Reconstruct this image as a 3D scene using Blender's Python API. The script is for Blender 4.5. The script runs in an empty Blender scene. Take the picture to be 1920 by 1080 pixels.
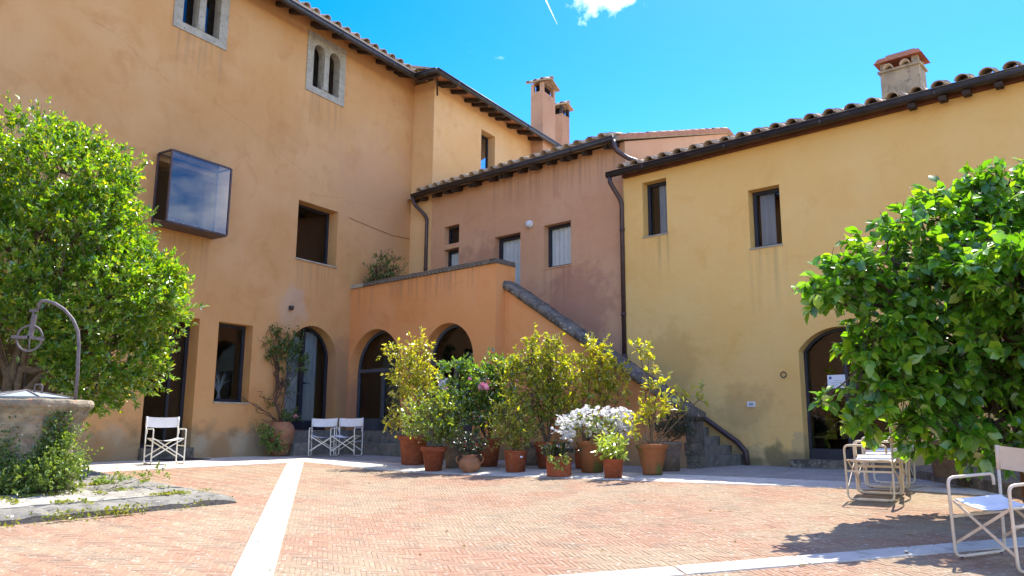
import bpy, math, random
import numpy as np
from mathutils import noise as mnoise
from mathutils import Vector, Matrix
from mathutils.geometry import tessellate_polygon

R = math.radians
rnd = random.Random(7)
nr = np.random.RandomState(7)
scene = bpy.context.scene
col = scene.collection

# ------------------------------------------------------------------ camera
EYE = 0.74
cam_d = bpy.data.cameras.new('camera')
cam_d.sensor_width = 36.0
cam_d.lens = 1450 / 1920 * 36
cam_d.clip_start = 0.05
cam_d.clip_end = 20000
cam = bpy.data.objects.new('camera', cam_d)
col.objects.link(cam)
PITCH, ROLL = R(9.988), R(0.362)
_fw = Vector((0, math.cos(PITCH), math.sin(PITCH)))
_up = Vector((0, -math.sin(PITCH), math.cos(PITCH)))
_rt = Vector((1, 0, 0))
_r2 = _rt * math.cos(ROLL) + _up * math.sin(ROLL)
_u2 = -_rt * math.sin(ROLL) + _up * math.cos(ROLL)
cam.matrix_world = Matrix(((_r2.x, _u2.x, -_fw.x, 0), (_r2.y, _u2.y, -_fw.y, 0),
                           (_r2.z, _u2.z, -_fw.z, EYE), (0, 0, 0, 1)))
scene.camera = cam

# ------------------------------------------------------------------ frames of the two ranges of buildings
# range L: the tall ochre house; local x runs along the wall away from the camera, y into the wall
OL = Vector((-6.874, 16.640, 0)); AL = math.atan2(0.845003, 0.534762)
# range R: portico, stair, pink house, yellow house; local x to the right, y into the wall
OR = Vector((5.383, 15.025, 0)); AR = math.atan2(-0.671553, 0.740956)
XL = Vector((math.cos(AL), math.sin(AL), 0)); YL = Vector((-math.sin(AL), math.cos(AL), 0))
XR = Vector((math.cos(AR), math.sin(AR), 0)); YR = Vector((-math.sin(AR), math.cos(AR), 0))
def L2W(x, y, z=0): return OL + XL * x + YL * y + Vector((0, 0, z))
def R2W(x, y, z=0): return OR + XR * x + YR * y + Vector((0, 0, z))

# ------------------------------------------------------------------ sky, sun, exposure
SUN_EL = R(59.5)
sun_h = XL * math.cos(R(1.2)) + YL * math.sin(R(1.2))
sun_az = math.atan2(sun_h.x, sun_h.y)                  # clockwise from +Y
SUN = Vector((sun_h.x * math.cos(SUN_EL), sun_h.y * math.cos(SUN_EL), math.sin(SUN_EL)))
world = bpy.data.worlds.new("World"); scene.world = world; world.use_nodes = True
nt = world.node_tree; nt.nodes.clear()
def N(t, k, **kw):
    n = t.nodes.new(k)
    for a, b in kw.items(): setattr(n, a, b)
    return n
w_out = N(nt, 'ShaderNodeOutputWorld'); w_bg = N(nt, 'ShaderNodeBackground')
w_sky = N(nt, 'ShaderNodeTexSky', sky_type='NISHITA', sun_disc=False, sun_elevation=SUN_EL, sun_rotation=sun_az,
          altitude=300, air_density=1.0, dust_density=0.35, ozone_density=1.3)
w_hsv = N(nt, 'ShaderNodeHueSaturation'); w_hsv.inputs['Saturation'].default_value = 1.57
w_hsv.inputs['Hue'].default_value = 0.516
w_hsv.inputs['Value'].default_value = 0.81
nt.links.new(w_sky.outputs[0], w_hsv.inputs['Color'])
# scattered fair-weather clouds
w_tc = N(nt, 'ShaderNodeTexCoord')
w_map = N(nt, 'ShaderNodeMapping'); w_map.inputs['Location'].default_value = (1.33, -8.76, -5.1)
w_map.inputs['Scale'].default_value = (1, 1, 2.2)
nt.links.new(w_tc.outputs['Generated'], w_map.inputs[0])
w_n = N(nt, 'ShaderNodeTexNoise'); w_n.inputs['Scale'].default_value = 2.1; w_n.inputs['Detail'].default_value = 9
w_n.inputs['Roughness'].default_value = 0.58
nt.links.new(w_map.outputs[0], w_n.inputs['Vector'])
w_r = N(nt, 'ShaderNodeValToRGB'); w_r.color_ramp.elements[0].position = 0.525; w_r.color_ramp.elements[1].position = 0.69
nt.links.new(w_n.outputs[0], w_r.inputs[0])
# the small cloud over the yellow house
cd = (_fw + _r2 * ((1125 - 960) / 1450) - _u2 * ((-44 - 540) / 1450)).normalized()
w_dist = N(nt, 'ShaderNodeVectorMath', operation='DISTANCE'); w_dist.inputs[1].default_value = cd
w_nrm = N(nt, 'ShaderNodeVectorMath', operation='NORMALIZE')
nt.links.new(w_tc.outputs['Generated'], w_nrm.inputs[0]); nt.links.new(w_nrm.outputs[0], w_dist.inputs[0])
w_n2 = N(nt, 'ShaderNodeTexNoise'); w_n2.inputs['Scale'].default_value = 19; w_n2.inputs['Detail'].default_value = 8
w_n2.inputs['Roughness'].default_value = 0.6
nt.links.new(w_nrm.outputs[0], w_n2.inputs['Vector'])
w_m1 = N(nt, 'ShaderNodeMath', operation='MULTIPLY_ADD'); w_m1.inputs[1].default_value = -9.0; w_m1.inputs[2].default_value = 0.44
nt.links.new(w_dist.outputs['Value'], w_m1.inputs[0])
w_m2 = N(nt, 'ShaderNodeMath', operation='ADD'); nt.links.new(w_m1.outputs[0], w_m2.inputs[0]); nt.links.new(w_n2.outputs[0], w_m2.inputs[1])
w_r2 = N(nt, 'ShaderNodeMapRange'); w_r2.inputs[1].default_value = 0.50; w_r2.inputs[2].default_value = 1.0; w_r2.clamp = True
nt.links.new(w_m2.outputs[0], w_r2.inputs[0])
w_mx = N(nt, 'ShaderNodeMath', operation='MAXIMUM'); nt.links.new(w_r.outputs[0], w_mx.inputs[0]); nt.links.new(w_r2.outputs[0], w_mx.inputs[1])
w_mix = N(nt, 'ShaderNodeMixRGB'); w_mix.inputs[2].default_value = (11.0, 11.0, 11.2, 1)
nt.links.new(w_mx.outputs[0], w_mix.inputs[0]); nt.links.new(w_hsv.outputs[0], w_mix.inputs[1])
nt.links.new(w_mix.outputs[0], w_bg.inputs[0]); w_bg.inputs[1].default_value = 0.15
nt.links.new(w_bg.outputs[0], w_out.inputs[0])

sun_d = bpy.data.lights.new('sun', 'SUN'); sun_d.energy = 2.9; sun_d.angle = R(0.53); sun_d.color = (1.0, 0.95, 0.86)
sun = bpy.data.objects.new('sun', sun_d); col.objects.link(sun)
sun.rotation_euler = SUN.to_track_quat('Z', 'Y').to_euler()
scene.view_settings.view_transform = 'Standard'
scene.view_settings.look = 'None'
scene.view_settings.exposure = 1.86
scene.view_settings.gamma = 1.0
scene.view_settings.use_curve_mapping = False
scene.cycles.max_bounces = 8
scene.cycles.transparent_max_bounces = 12
scene.cycles.caustics_reflective = False
scene.cycles.caustics_refractive = False

# ------------------------------------------------------------------ node helpers and materials
def lin(r, g, b):
    f = lambda c: (c / 255 / 12.92) if c <= 10 else ((c / 255 + 0.055) / 1.055) ** 2.4
    return (f(r), f(g), f(b), 1)
def newmat(name):
    m = bpy.data.materials.new(name); m.use_nodes = True
    t = m.node_tree; t.nodes.clear()
    o = N(t, 'ShaderNodeOutputMaterial'); b = N(t, 'ShaderNodeBsdfPrincipled')
    t.links.new(b.outputs[0], o.inputs[0])
    return m, t, b, o
def noise(t, vec, scale, detail=4, rough=0.55, dist=0.0):
    n = N(t, 'ShaderNodeTexNoise'); n.inputs['Scale'].default_value = scale; n.inputs['Detail'].default_value = detail
    n.inputs['Roughness'].default_value = rough; n.inputs['Distortion'].default_value = dist
    if vec is not None: t.links.new(vec, n.inputs['Vector'])
    return n.outputs[0]
def ramp(t, fac, a, b):
    r = N(t, 'ShaderNodeMapRange'); r.inputs[1].default_value = a; r.inputs[2].default_value = b; r.clamp = True
    r.interpolation_type = 'SMOOTHSTEP'
    t.links.new(fac, r.inputs[0]); return r.outputs[0]
def mix(t, fac, a, b, mode='MIX'):
    m = N(t, 'ShaderNodeMixRGB', blend_type=mode)
    for i, s in ((0, fac), (1, a), (2, b)):
        if isinstance(s, (tuple, list)): m.inputs[i].default_value = s if len(s) == 4 else (*s, 1)
        elif isinstance(s, (int, float)): m.inputs[i].default_value = s
        else: t.links.new(s, m.inputs[i])
    return m.outputs[0]
def math_n(t, op, a, b=None, c=None):
    m = N(t, 'ShaderNodeMath', operation=op)
    for i, s in enumerate((a, b, c)):
        if s is None: continue
        if isinstance(s, (int, float)): m.inputs[i].default_value = s
        else: t.links.new(s, m.inputs[i])
    return m.outputs[0]
def mapping(t, scale=(1, 1, 1), loc=(0, 0, 0), kind='Object'):
    tc = N(t, 'ShaderNodeTexCoord'); mp = N(t, 'ShaderNodeMapping')
    mp.inputs['Scale'].default_value = scale; mp.inputs['Location'].default_value = loc
    t.links.new(tc.outputs[kind], mp.inputs[0]); return mp.outputs[0]
def bump(t, b, h, strength=0.3, dist=0.01):
    n = N(t, 'ShaderNodeBump'); n.inputs['Strength'].default_value = strength; n.inputs['Distance'].default_value = dist
    t.links.new(h, n.inputs['Height']); t.links.new(n.outputs[0], b.inputs['Normal'])

def stucco(name, base, dark, light, stain, seed, damp=0.6, cracks=(), streaks=(), patches=()):
    """lime plaster wash: cloudy colour, streaks, damp foot, hairline cracks; object space = metres on the wall"""
    m, t, b, o = newmat(name)
    v = mapping(t, (1, 1, 1), (seed, seed * 0.7, 0))
    v2 = mapping(t, (2.6, 2.6, 0.35), (seed * 1.3, 0, seed))
    c = mix(t, ramp(t, noise(t, v, 0.55, 5, 0.6), 0.36, 0.68), base, light)
    c = mix(t, math_n(t, 'MULTIPLY', ramp(t, noise(t, v, 1.5, 6, 0.65, 0.6), 0.5, 0.72), 0.55), c, dark)
    c = mix(t, math_n(t, 'MULTIPLY', ramp(t, noise(t, v2, 0.9, 5, 0.6), 0.54, 0.78), 0.34), c, dark)
    c = mix(t, math_n(t, 'MULTIPLY', ramp(t, noise(t, v, 4.0, 7, 0.72), 0.50, 0.72), 0.34), c, light)
    c = mix(t, math_n(t, 'MULTIPLY', ramp(t, noise(t, v, 38.0, 3, 0.6), 0.58, 0.7), 0.16), c, dark)
    c = mix(t, math_n(t, 'MULTIPLY', ramp(t, noise(t, v, 11.0, 6, 0.7), 0.655, 0.675), 0.30), c, light)
    c = mix(t, math_n(t, 'MULTIPLY', ramp(t, noise(t, v, 7.0, 7, 0.75, 0.4), 0.655, 0.68), 0.32), c, dark)
    tc = N(t, 'ShaderNodeTexCoord'); sp = N(t, 'ShaderNodeSeparateXYZ'); t.links.new(tc.outputs['Object'], sp.inputs[0])
    X, Z = sp.outputs[0], sp.outputs[2]
    nz = noise(t, v, 1.9, 5, 0.65)
    edge = math_n(t, 'ADD', Z, math_n(t, 'MULTIPLY', nz, -1.5))          # z - 1.5 n
    foot = ramp(t, edge, damp - 0.72, damp - 1.12)
    c = mix(t, math_n(t, 'MULTIPLY', foot, 0.7), c, stain)
    pl = ramp(t, math_n(t, 'ADD', Z, math_n(t, 'MULTIPLY', noise(t, v, 2.6, 6, 0.65), -1.9)), -0.42, -0.54)
    c = mix(t, math_n(t, 'MULTIPLY', pl, 0.5), c, lin(172, 152, 118))
    # rain streaks below sills
    for (x0, x1, z1, ln) in streaks:
        mx = math_n(t, 'MULTIPLY', ramp(t, X, x0 - 0.08, x0 + 0.10), ramp(t, X, x1 + 0.08, x1 - 0.10))
        mz = math_n(t, 'MULTIPLY', ramp(t, Z, z1 + 0.02, z1 - 0.02), ramp(t, Z, z1 - ln, z1 - 0.1))
        v3 = mapping(t, (9, 9, 0.25), (seed, 0, 0))
        f = math_n(t, 'MULTIPLY', math_n(t, 'MULTIPLY', mx, mz), ramp(t, noise(t, v3, 1.0, 3), 0.42, 0.7))
        c = mix(t, math_n(t, 'MULTIPLY', f, 0.42), c, stain)
    for (px, pz, rr, cc, amt) in patches:
        dx = math_n(t, 'SUBTRACT', X, px); dz = math_n(t, 'SUBTRACT', Z, pz)
        d = math_n(t, 'SQRT', math_n(t, 'ADD', math_n(t, 'MULTIPLY', dx, dx), math_n(t, 'MULTIPLY', dz, dz)))
        d = math_n(t, 'ADD', d, math_n(t, 'MULTIPLY', math_n(t, 'SUBTRACT', noise(t, v, 2.2, 5, 0.6), 0.5), rr * 1.8))
        c = mix(t, math_n(t, 'MULTIPLY', ramp(t, d, rr, rr * 0.45), amt), c, cc)
    for (x0, x1, z0, z1) in cracks:
        ln_ = math_n(t, 'MULTIPLY_ADD', math_n(t, 'SUBTRACT', X, x0), (z1 - z0) / (x1 - x0), z0)
        ln_ = math_n(t, 'ADD', ln_, math_n(t, 'MULTIPLY', math_n(t, 'SUBTRACT', noise(t, v, 1.1, 6, 0.65), 0.5), 0.7))
        dd = math_n(t, 'ABSOLUTE', math_n(t, 'SUBTRACT', Z, ln_))
        f = math_n(t, 'MULTIPLY', ramp(t, dd, 0.013, 0.003), math_n(t, 'MULTIPLY', ramp(t, X, x0, x0 + 0.2), ramp(t, X, x1, x1 - 0.3)))
        c = mix(t, math_n(t, 'MULTIPLY', f, 0.2), c, lin(95, 62, 40))
    t.links.new(c, b.inputs['Base Color'])
    b.inputs['Roughness'].default_value = 0.92; b.inputs['Specular IOR Level'].default_value = 0.15
    h = math_n(t, 'ADD', math_n(t, 'MULTIPLY', noise(t, v, 1.3, 3), 2.2), math_n(t, 'ADD', math_n(t, 'MULTIPLY', noise(t, v, 9, 5), 0.5), math_n(t, 'MULTIPLY', noise(t, v, 60, 4), 0.18)))
    bump(t, b, h, 0.55, 0.022)
    return m

def rough_mat(name, c1, c2, c3=None, scale=4, rough=0.85, bmp=0.4, island=0.0, objrand=0.0, spots=None, spec=0.3, kind='Object', bscale=25, bdist=0.008):
    """mottled solid; island / objrand: per-piece brightness variation"""
    m, t, b, o = newmat(name)
    v = mapping(t, kind=kind)
    c = mix(t, ramp(t, noise(t, v, scale, 6, 0.62), 0.38, 0.66), c1, c2)
    if c3 is not None:
        c = mix(t, math_n(t, 'MULTIPLY', ramp(t, noise(t, v, scale * 2.7, 6, 0.66), 0.52, 0.66), 0.8), c, c3)
    if spots is not None:
        c = mix(t, ramp(t, noise(t, v, spots[1], 4, 0.6), spots[2], spots[2] + 0.06), c, spots[0])
    if island:
        g = N(t, 'ShaderNodeNewGeometry')
        c = mix(t, 1.0, c, math_n(t, 'MULTIPLY_ADD', g.outputs['Random Per Island'], 2 * island, 1 - island), 'MULTIPLY')
    if objrand:
        oi = N(t, 'ShaderNodeObjectInfo')
        c = mix(t, 1.0, c, math_n(t, 'MULTIPLY_ADD', oi.outputs['Random'], 2 * objrand, 1 - objrand), 'MULTIPLY')
    t.links.new(c, b.inputs['Base Color'])
    b.inputs['Roughness'].default_value = rough; b.inputs['Specular IOR Level'].default_value = spec
    if bmp: bump(t, b, noise(t, v, bscale, 6, 0.65), bmp, bdist)
    return m

def leaf_mat(name, dark, mid, tip, trans=0.45, gloss=0.10, grough=0.32, tipamt=0.75):
    trc = (1, 1, 1, 1) if ('petal' in name or 'trail' in name) else ((2.1, 2.0, 0.4, 1) if 'broad' in name else (2.5, 2.3, 0.45, 1))
    m = bpy.data.materials.new(name); m.use_nodes = True; t = m.node_tree; t.nodes.clear()
    o = N(t, 'ShaderNodeOutputMaterial'); g = N(t, 'ShaderNodeNewGeometry')
    rr = g.outputs['Random Per Island']
    oi = N(t, 'ShaderNodeObjectInfo')
    rr = math_n(t, 'FRACT', math_n(t, 'ADD', rr, math_n(t, 'MULTIPLY', oi.outputs['Random'], 7.31)))
    c = mix(t, ramp(t, rr, 0.0, 0.7), dark, mid)
    c = mix(t, math_n(t, 'MULTIPLY', ramp(t, rr, 0.66, 1.0), tipamt), c, tip)
    d = N(t, 'ShaderNodeBsdfDiffuse'); t.links.new(c, d.inputs[0])
    tr = N(t, 'ShaderNodeBsdfTranslucent')
    t.links.new(mix(t, 1.0, c, trc, 'MULTIPLY'), tr.inputs[0])
    gl = N(t, 'ShaderNodeBsdfGlossy'); gl.inputs['Roughness'].default_value = grough; gl.inputs[0].default_value = (1, 1, 1, 1)
    ms = N(t, 'ShaderNodeMixShader'); ms.inputs[0].default_value = trans
    t.links.new(d.outputs[0], ms.inputs[1]); t.links.new(tr.outputs[0], ms.inputs[2])
    lw = N(t, 'ShaderNodeLayerWeight'); lw.inputs[0].default_value = 0.25
    ms2 = N(t, 'ShaderNodeMixShader'); t.links.new(math_n(t, 'MULTIPLY_ADD', lw.outputs['Fresnel'], 0.18, gloss * 0.5), ms2.inputs[0])
    t.links.new(ms.outputs[0], ms2.inputs[1]); t.links.new(gl.outputs[0], ms2.inputs[2])
    t.links.new(ms2.outputs[0], o.inputs[0])
    return m

def glass_mat(name, tint=(0.75, 0.8, 0.85, 1), base=0.06, k=1.0):
    m = bpy.data.materials.new(name); m.use_nodes = True; t = m.node_tree; t.nodes.clear()
    o = N(t, 'ShaderNodeOutputMaterial'); tr = N(t, 'ShaderNodeBsdfTransparent'); tr.inputs[0].default_value = tint
    gl = N(t, 'ShaderNodeBsdfGlossy'); gl.inputs['Roughness'].default_value = 0.015
    fr = N(t, 'ShaderNodeFresnel'); fr.inputs[0].default_value = 1.5
    ms = N(t, 'ShaderNodeMixShader'); t.links.new(math_n(t, 'MULTIPLY_ADD', fr.outputs[0], k, base), ms.inputs[0])
    v = mapping(t); bp = N(t, 'ShaderNodeBump'); bp.inputs['Strength'].default_value = 0.05; bp.inputs['Distance'].default_value = 0.02
    t.links.new(noise(t, v, 1.6, 1), bp.inputs['Height']); t.links.new(bp.outputs[0], gl.inputs['Normal'])
    t.links.new(tr.outputs[0], ms.inputs[1]); t.links.new(gl.outputs[0], ms.inputs[2]); t.links.new(ms.outputs[0], o.inputs[0])
    return m

def plain(name, c, rough=0.5, metal=0.0, spec=0.4):
    m, t, b, o = newmat(name); b.inputs['Base Color'].default_value = c; b.inputs['Roughness'].default_value = rough
    b.inputs['Metallic'].default_value = metal; b.inputs['Specular IOR Level'].default_value = spec
    return m

M = {}
M['ochre'] = stucco('ochre_plaster', (0.55, 0.285, 0.105, 1), (0.47, 0.215, 0.072, 1), (0.59, 0.335, 0.142, 1), (0.20, 0.155, 0.09, 1), 3.1, 0.75,
                    cracks=((-3.2, -0.9, 8.75, 7.95), (-0.2, 3.3, 8.05, 6.9), (3.0, 6.6, 6.6, 6.9)), streaks=((2.72, 4.12, 4.8, 1.6), (-0.8, 0.3, 4.75, 1.6), (2.72, 4.1, 9.3, 1.2), (-1.1, 0.3, 9.3, 1.3)),
                    patches=((2.7, 3.6, 0.6, (0.50, 0.36, 0.25, 1), 0.55), (4.6, 1.9, 1.3, (0.40, 0.215, 0.12, 1), 0.6), (5.6, 7.2, 2.2, (0.55, 0.30, 0.15, 1), 0.6), (1.35, 0.28, 0.34, (0.46, 0.38, 0.26, 1), 0.5), (0.36, 0.30, 0.24, (0.44, 0.37, 0.25, 1), 0.5), (-1.6, 0.45, 0.36, (0.44, 0.36, 0.24, 1), 0.5), (0.9, 0.1, 0.4, (0.33, 0.19, 0.085, 1), 0.7), (-1.9, 0.15, 0.5, (0.36, 0.21, 0.09, 1), 0.7), (1.9, 0.2, 0.4, (0.30, 0.25, 0.17, 1), 0.6)))
M['ochre2'] = stucco('pale_ochre_plaster', (0.64, 0.37, 0.145, 1), (0.56, 0.295, 0.11, 1), (0.69, 0.43, 0.2, 1), (0.25, 0.18, 0.10, 1), 8.4, 0.0)
M['orange'] = stucco('orange_plaster', (0.68, 0.29, 0.098, 1), (0.6, 0.23, 0.072, 1), (0.7, 0.33, 0.135, 1), (0.20, 0.14, 0.085, 1), 5.7, 0.45,
                     streaks=((-10.7, -10.0, 4.3, 1.0), (-9.4, -6.0, 4.32, 0.8)), patches=((-10.6, 1.2, 1.0, (0.42, 0.20, 0.13, 1), 0.6),))
M['pink'] = stucco('pink_plaster', (0.58, 0.315, 0.165, 1), (0.51, 0.26, 0.135, 1), (0.62, 0.36, 0.2, 1), (0.2, 0.12, 0.08, 1), 12.2, 0.0,
                   streaks=((-6.3, -5.4, 4.62, 1.4), (-8.1, -4.0, 7.35, 1.2)), patches=((-8.6, 4.8, 1.2, (0.33, 0.165, 0.115, 1), 0.5), (-5.2, 3.6, 1.3, (0.33, 0.15, 0.11, 1), 0.5)))
M['yellow'] = stucco('yellow_plaster', (0.78, 0.48, 0.155, 1), (0.71, 0.4, 0.11, 1), (0.79, 0.52, 0.19, 1), (0.26, 0.20, 0.10, 1), 17.9, 0.35,
                     streaks=((-0.7, 0.05, 4.28, 1.7), (-3.25, -2.55, 4.92, 1.2)), patches=((-1.0, 1.0, 0.75, (0.45, 0.28, 0.11, 1), 0.5), (-2.6, 2.2, 0.8, (0.50, 0.31, 0.10, 1), 0.4), (-0.35, 0.12, 0.30, (0.16, 0.13, 0.06, 1), 0.75), (0.05, 0.05, 0.25, (0.2, 0.16, 0.08, 1), 0.6), (-0.75, 0.0, 0.2, (0.12, 0.11, 0.05, 1), 0.7)))
M['chimney'] = stucco('chimney_plaster', (0.44, 0.24, 0.135, 1), (0.30, 0.165, 0.10, 1), (0.5, 0.3, 0.18, 1), (0.2, 0.15, 0.1, 1), 21.0, -5)
M['chimney_old'] = rough_mat('weathered_chimney_plaster', (0.42, 0.33, 0.20, 1), (0.30, 0.24, 0.15, 1), (0.16, 0.13, 0.09, 1), 3, 0.95, 0.5)
M['soot'] = rough_mat('sooty_plaster', (0.03, 0.025, 0.022, 1), (0.07, 0.05, 0.04, 1), None, 5, 0.95, 0.4)
M['stone'] = rough_mat('grey_stone', (0.40, 0.36, 0.27, 1), (0.31, 0.28, 0.21, 1), (0.22, 0.2, 0.15, 1), 5, 0.9, 0.35)
M['travertine'] = rough_mat('travertine_slab', (0.58, 0.53, 0.45, 1), (0.5, 0.455, 0.38, 1), (0.37, 0.335, 0.28, 1), 2.2, 0.85, 0.3, island=0.10, objrand=0.06, spots=((0.3, 0.29, 0.25, 1), 30, 0.70))
M['shaded_grey_slab'] = rough_mat('shaded_grey_pavement_slab', (0.33, 0.305, 0.265, 1), (0.27, 0.25, 0.215, 1), (0.21, 0.195, 0.165, 1), 2.2, 0.9, 0.3, island=0.08, objrand=0.06, spots=((0.16, 0.15, 0.13, 1), 24, 0.68))  # darker grey than the travertine: the wall's shade is put into this colour
M['lichen'] = rough_mat('lichened_stone', (0.17, 0.14, 0.105, 1), (0.075, 0.064, 0.05, 1), (0.28, 0.235, 0.17, 1), 4.5, 0.95, 0.6, objrand=0.12, spots=((0.42, 0.39, 0.32, 1), 11, 0.64), bscale=22, bdist=0.02)
M['platform'] = rough_mat('worn_limestone', (0.37, 0.34, 0.275, 1), (0.25, 0.23, 0.185, 1), (0.12, 0.115, 0.09, 1), 2.6, 0.92, 0.8, objrand=0.10, spots=((0.66, 0.65, 0.6, 1), 16, 0.66), bscale=18, bdist=0.02)
M['kerb'] = rough_mat('grey_kerb_stone', (0.25, 0.235, 0.195, 1), (0.155, 0.145, 0.12, 1), (0.075, 0.07, 0.055, 1), 3.2, 0.95, 0.8, objrand=0.10, spots=((0.60, 0.58, 0.52, 1), 13, 0.64), bscale=20, bdist=0.02)  # darker than the slabs: dirt plus front-face shade in the colour
M['well'] = rough_mat('well_stone', (0.34, 0.285, 0.19, 1), (0.17, 0.145, 0.10, 1), (0.36, 0.20, 0.12, 1), 4.0, 0.95, 1.0, spots=((0.55, 0.52, 0.44, 1), 12, 0.64), bscale=9, bdist=0.06)
M['wood'] = rough_mat('dark_rafter_wood', (0.030, 0.020, 0.014, 1), (0.055, 0.036, 0.024, 1), None, 8, 0.8, 0.3)
M['soffit'] = rough_mat('terracotta_soffit', (0.42, 0.20, 0.11, 1), (0.34, 0.15, 0.085, 1), None, 6, 0.9, 0.2)
M['fascia'] = rough_mat('red_brown_board', (0.15, 0.055, 0.028, 1), (0.10, 0.04, 0.022, 1), None, 5, 0.8, 0.2)
M['gutter'] = rough_mat('dark_copper_gutter', (0.022, 0.017, 0.015, 1), (0.042, 0.032, 0.026, 1), (0.03, 0.032, 0.03, 1), 4, 0.5, 0.1, spec=0.5)
M['pipe'] = rough_mat('brown_downpipe', (0.050, 0.026, 0.024, 1), (0.075, 0.040, 0.036, 1), None, 5, 0.45, 0.05, spec=0.5)
M['tile'] = rough_mat('weathered_roof_tile', (0.46, 0.34, 0.22, 1), (0.34, 0.26, 0.17, 1), (0.54, 0.48, 0.36, 1), 6, 0.95, 0.6, objrand=0.25, spots=((0.13, 0.12, 0.09, 1), 10, 0.62))
M['terracotta'] = rough_mat('terracotta', (0.3, 0.078, 0.029, 1), (0.22, 0.056, 0.022, 1), (0.3, 0.12, 0.06, 1), 5, 0.85, 0.25, objrand=0.12)
M['terra_moss'] = rough_mat('mossy_terracotta', (0.3, 0.105, 0.036, 1), (0.22, 0.095, 0.032, 1), (0.12, 0.1, 0.026, 1), 3.2, 0.9, 0.35, spots=((0.12, 0.12, 0.03, 1), 3.4, 0.56))
M['terra_grey'] = rough_mat('grey_weathered_terracotta', (0.23, 0.16, 0.115, 1), (0.16, 0.12, 0.09, 1), (0.30, 0.24, 0.18, 1), 6, 0.95, 0.5)
M['terra_pale'] = rough_mat('pale_terracotta', (0.34, 0.155, 0.078, 1), (0.26, 0.125, 0.062, 1), (0.22, 0.12, 0.065, 1), 5, 0.9, 0.35, spots=((0.5, 0.42, 0.32, 1), 14, 0.65))
M['step'] = rough_mat('worn_step_stone', (0.20, 0.185, 0.155, 1), (0.13, 0.12, 0.10, 1), (0.27, 0.25, 0.2, 1), 4, 0.95, 0.6, objrand=0.15, bscale=22, bdist=0.015)
M['soil'] = rough_mat('potting_soil', (0.035, 0.025, 0.018, 1), (0.06, 0.045, 0.03, 1), None, 20, 1.0, 0.8)
M['frame'] = rough_mat('dark_blue_metal_frame', (0.018, 0.020, 0.030, 1), (0.026, 0.028, 0.038, 1), None, 3, 0.45, 0.0, spec=0.4)
M['frame_grey'] = rough_mat('blue_grey_metal_frame', (0.060, 0.068, 0.085, 1), (0.080, 0.088, 0.105, 1), None, 3, 0.5, 0.0, spec=0.4)
M['rust'] = rough_mat('rusty_steel_frame', (0.10, 0.055, 0.045, 1), (0.06, 0.045, 0.05, 1), (0.13, 0.08, 0.07, 1), 6, 0.6, 0.1, spec=0.4)
M['glass'] = glass_mat('window_glass', (0.55, 0.6, 0.65, 1), 0.03, 1.1)
M['glass_bay'] = glass_mat('bay_glass', (0.55, 0.62, 0.7, 1), 0.05, 1.2)
M['glass_clear'] = glass_mat('clear_glass', (0.95, 0.97, 0.98, 1), 0.01, 0.8)
M['curtain'] = rough_mat('white_curtain', (0.84, 0.86, 0.82, 1), (0.76, 0.78, 0.75, 1), None, 4, 0.9, 0.1)
M['dark'] = plain('unlit_interior_black', (0.012, 0.008, 0.008, 1), 0.9, 0, 0.1)  # near-black that paints the shade of unlit rooms and chimney openings
M['navy'] = plain('unlit_interior_navy', (0.006, 0.007, 0.016, 1), 0.8, 0, 0.2)  # blue-black that paints the shade behind the portico doors
M['brown_in'] = plain('brown_interior_wall', (0.10, 0.055, 0.03, 1), 0.9, 0, 0.1)
M['blue_board'] = plain('blue_shutter', (0.02, 0.09, 0.30, 1), 0.6)
M['iron'] = rough_mat('wrought_iron', (0.10, 0.085, 0.085, 1), (0.17, 0.14, 0.135, 1), None, 10, 0.6, 0.2, spec=0.4)
M['lead'] = rough_mat('grey_sheet_metal', (0.34, 0.37, 0.36, 1), (0.26, 0.29, 0.29, 1), None, 4, 0.5, 0.1, spec=0.5)
M['chair_w'] = rough_mat('white_painted_steel', (0.74, 0.71, 0.62, 1), (0.66, 0.62, 0.52, 1), None, 9, 0.4, 0.0, spec=0.5)
M['chair_b'] = rough_mat('cream_painted_steel', (0.66, 0.56, 0.42, 1), (0.56, 0.46, 0.33, 1), None, 9, 0.4, 0.0, spec=0.5)
M['canvas_w'] = rough_mat('white_canvas', (0.78, 0.77, 0.75, 1), (0.70, 0.69, 0.67, 1), None, 5, 0.9, 0.25, bscale=160, bdist=0.003)
M['canvas_b'] = rough_mat('beige_canvas', (0.66, 0.53, 0.38, 1), (0.60, 0.47, 0.33, 1), None, 5, 0.9, 0.25, bscale=160, bdist=0.003)
M['rubber'] = plain('black_rubber', (0.02, 0.02, 0.02, 1), 0.7)
M['paper'] = plain('white_paper', (0.75, 0.76, 0.78, 1), 0.7)
M['ink'] = plain('grey_ink', (0.35, 0.36, 0.38, 1), 0.8)
M['ink_blue'] = plain('blue_ink', (0.05, 0.10, 0.30, 1), 0.8)
M['plastic'] = plain('white_plastic', (0.72, 0.70, 0.66, 1), 0.4)
M['sticker'] = plain('pale_sticker', (0.45, 0.55, 0.50, 1), 0.6)
M['coral'] = plain('white_dried_branch', (0.75, 0.78, 0.80, 1), 0.7)
M['globe'] = plain('opal_lamp_glass', (0.62, 0.62, 0.60, 1), 0.25)
M['contrail'] = leaf_mat('ice_trail', (0.9, 0.9, 0.9, 1), (0.9, 0.9, 0.9, 1), (0.9, 0.9, 0.9, 1), 0.6, 0.0)
M['bark'] = rough_mat('grey_bark', (0.17, 0.115, 0.065, 1), (0.11, 0.075, 0.045, 1), (0.24, 0.18, 0.11, 1), 9, 0.95, 0.7)
M['bark_dark'] = rough_mat('dark_bark', (0.07, 0.045, 0.03, 1), (0.11, 0.075, 0.05, 1), None, 9, 0.95, 0.6)
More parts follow.
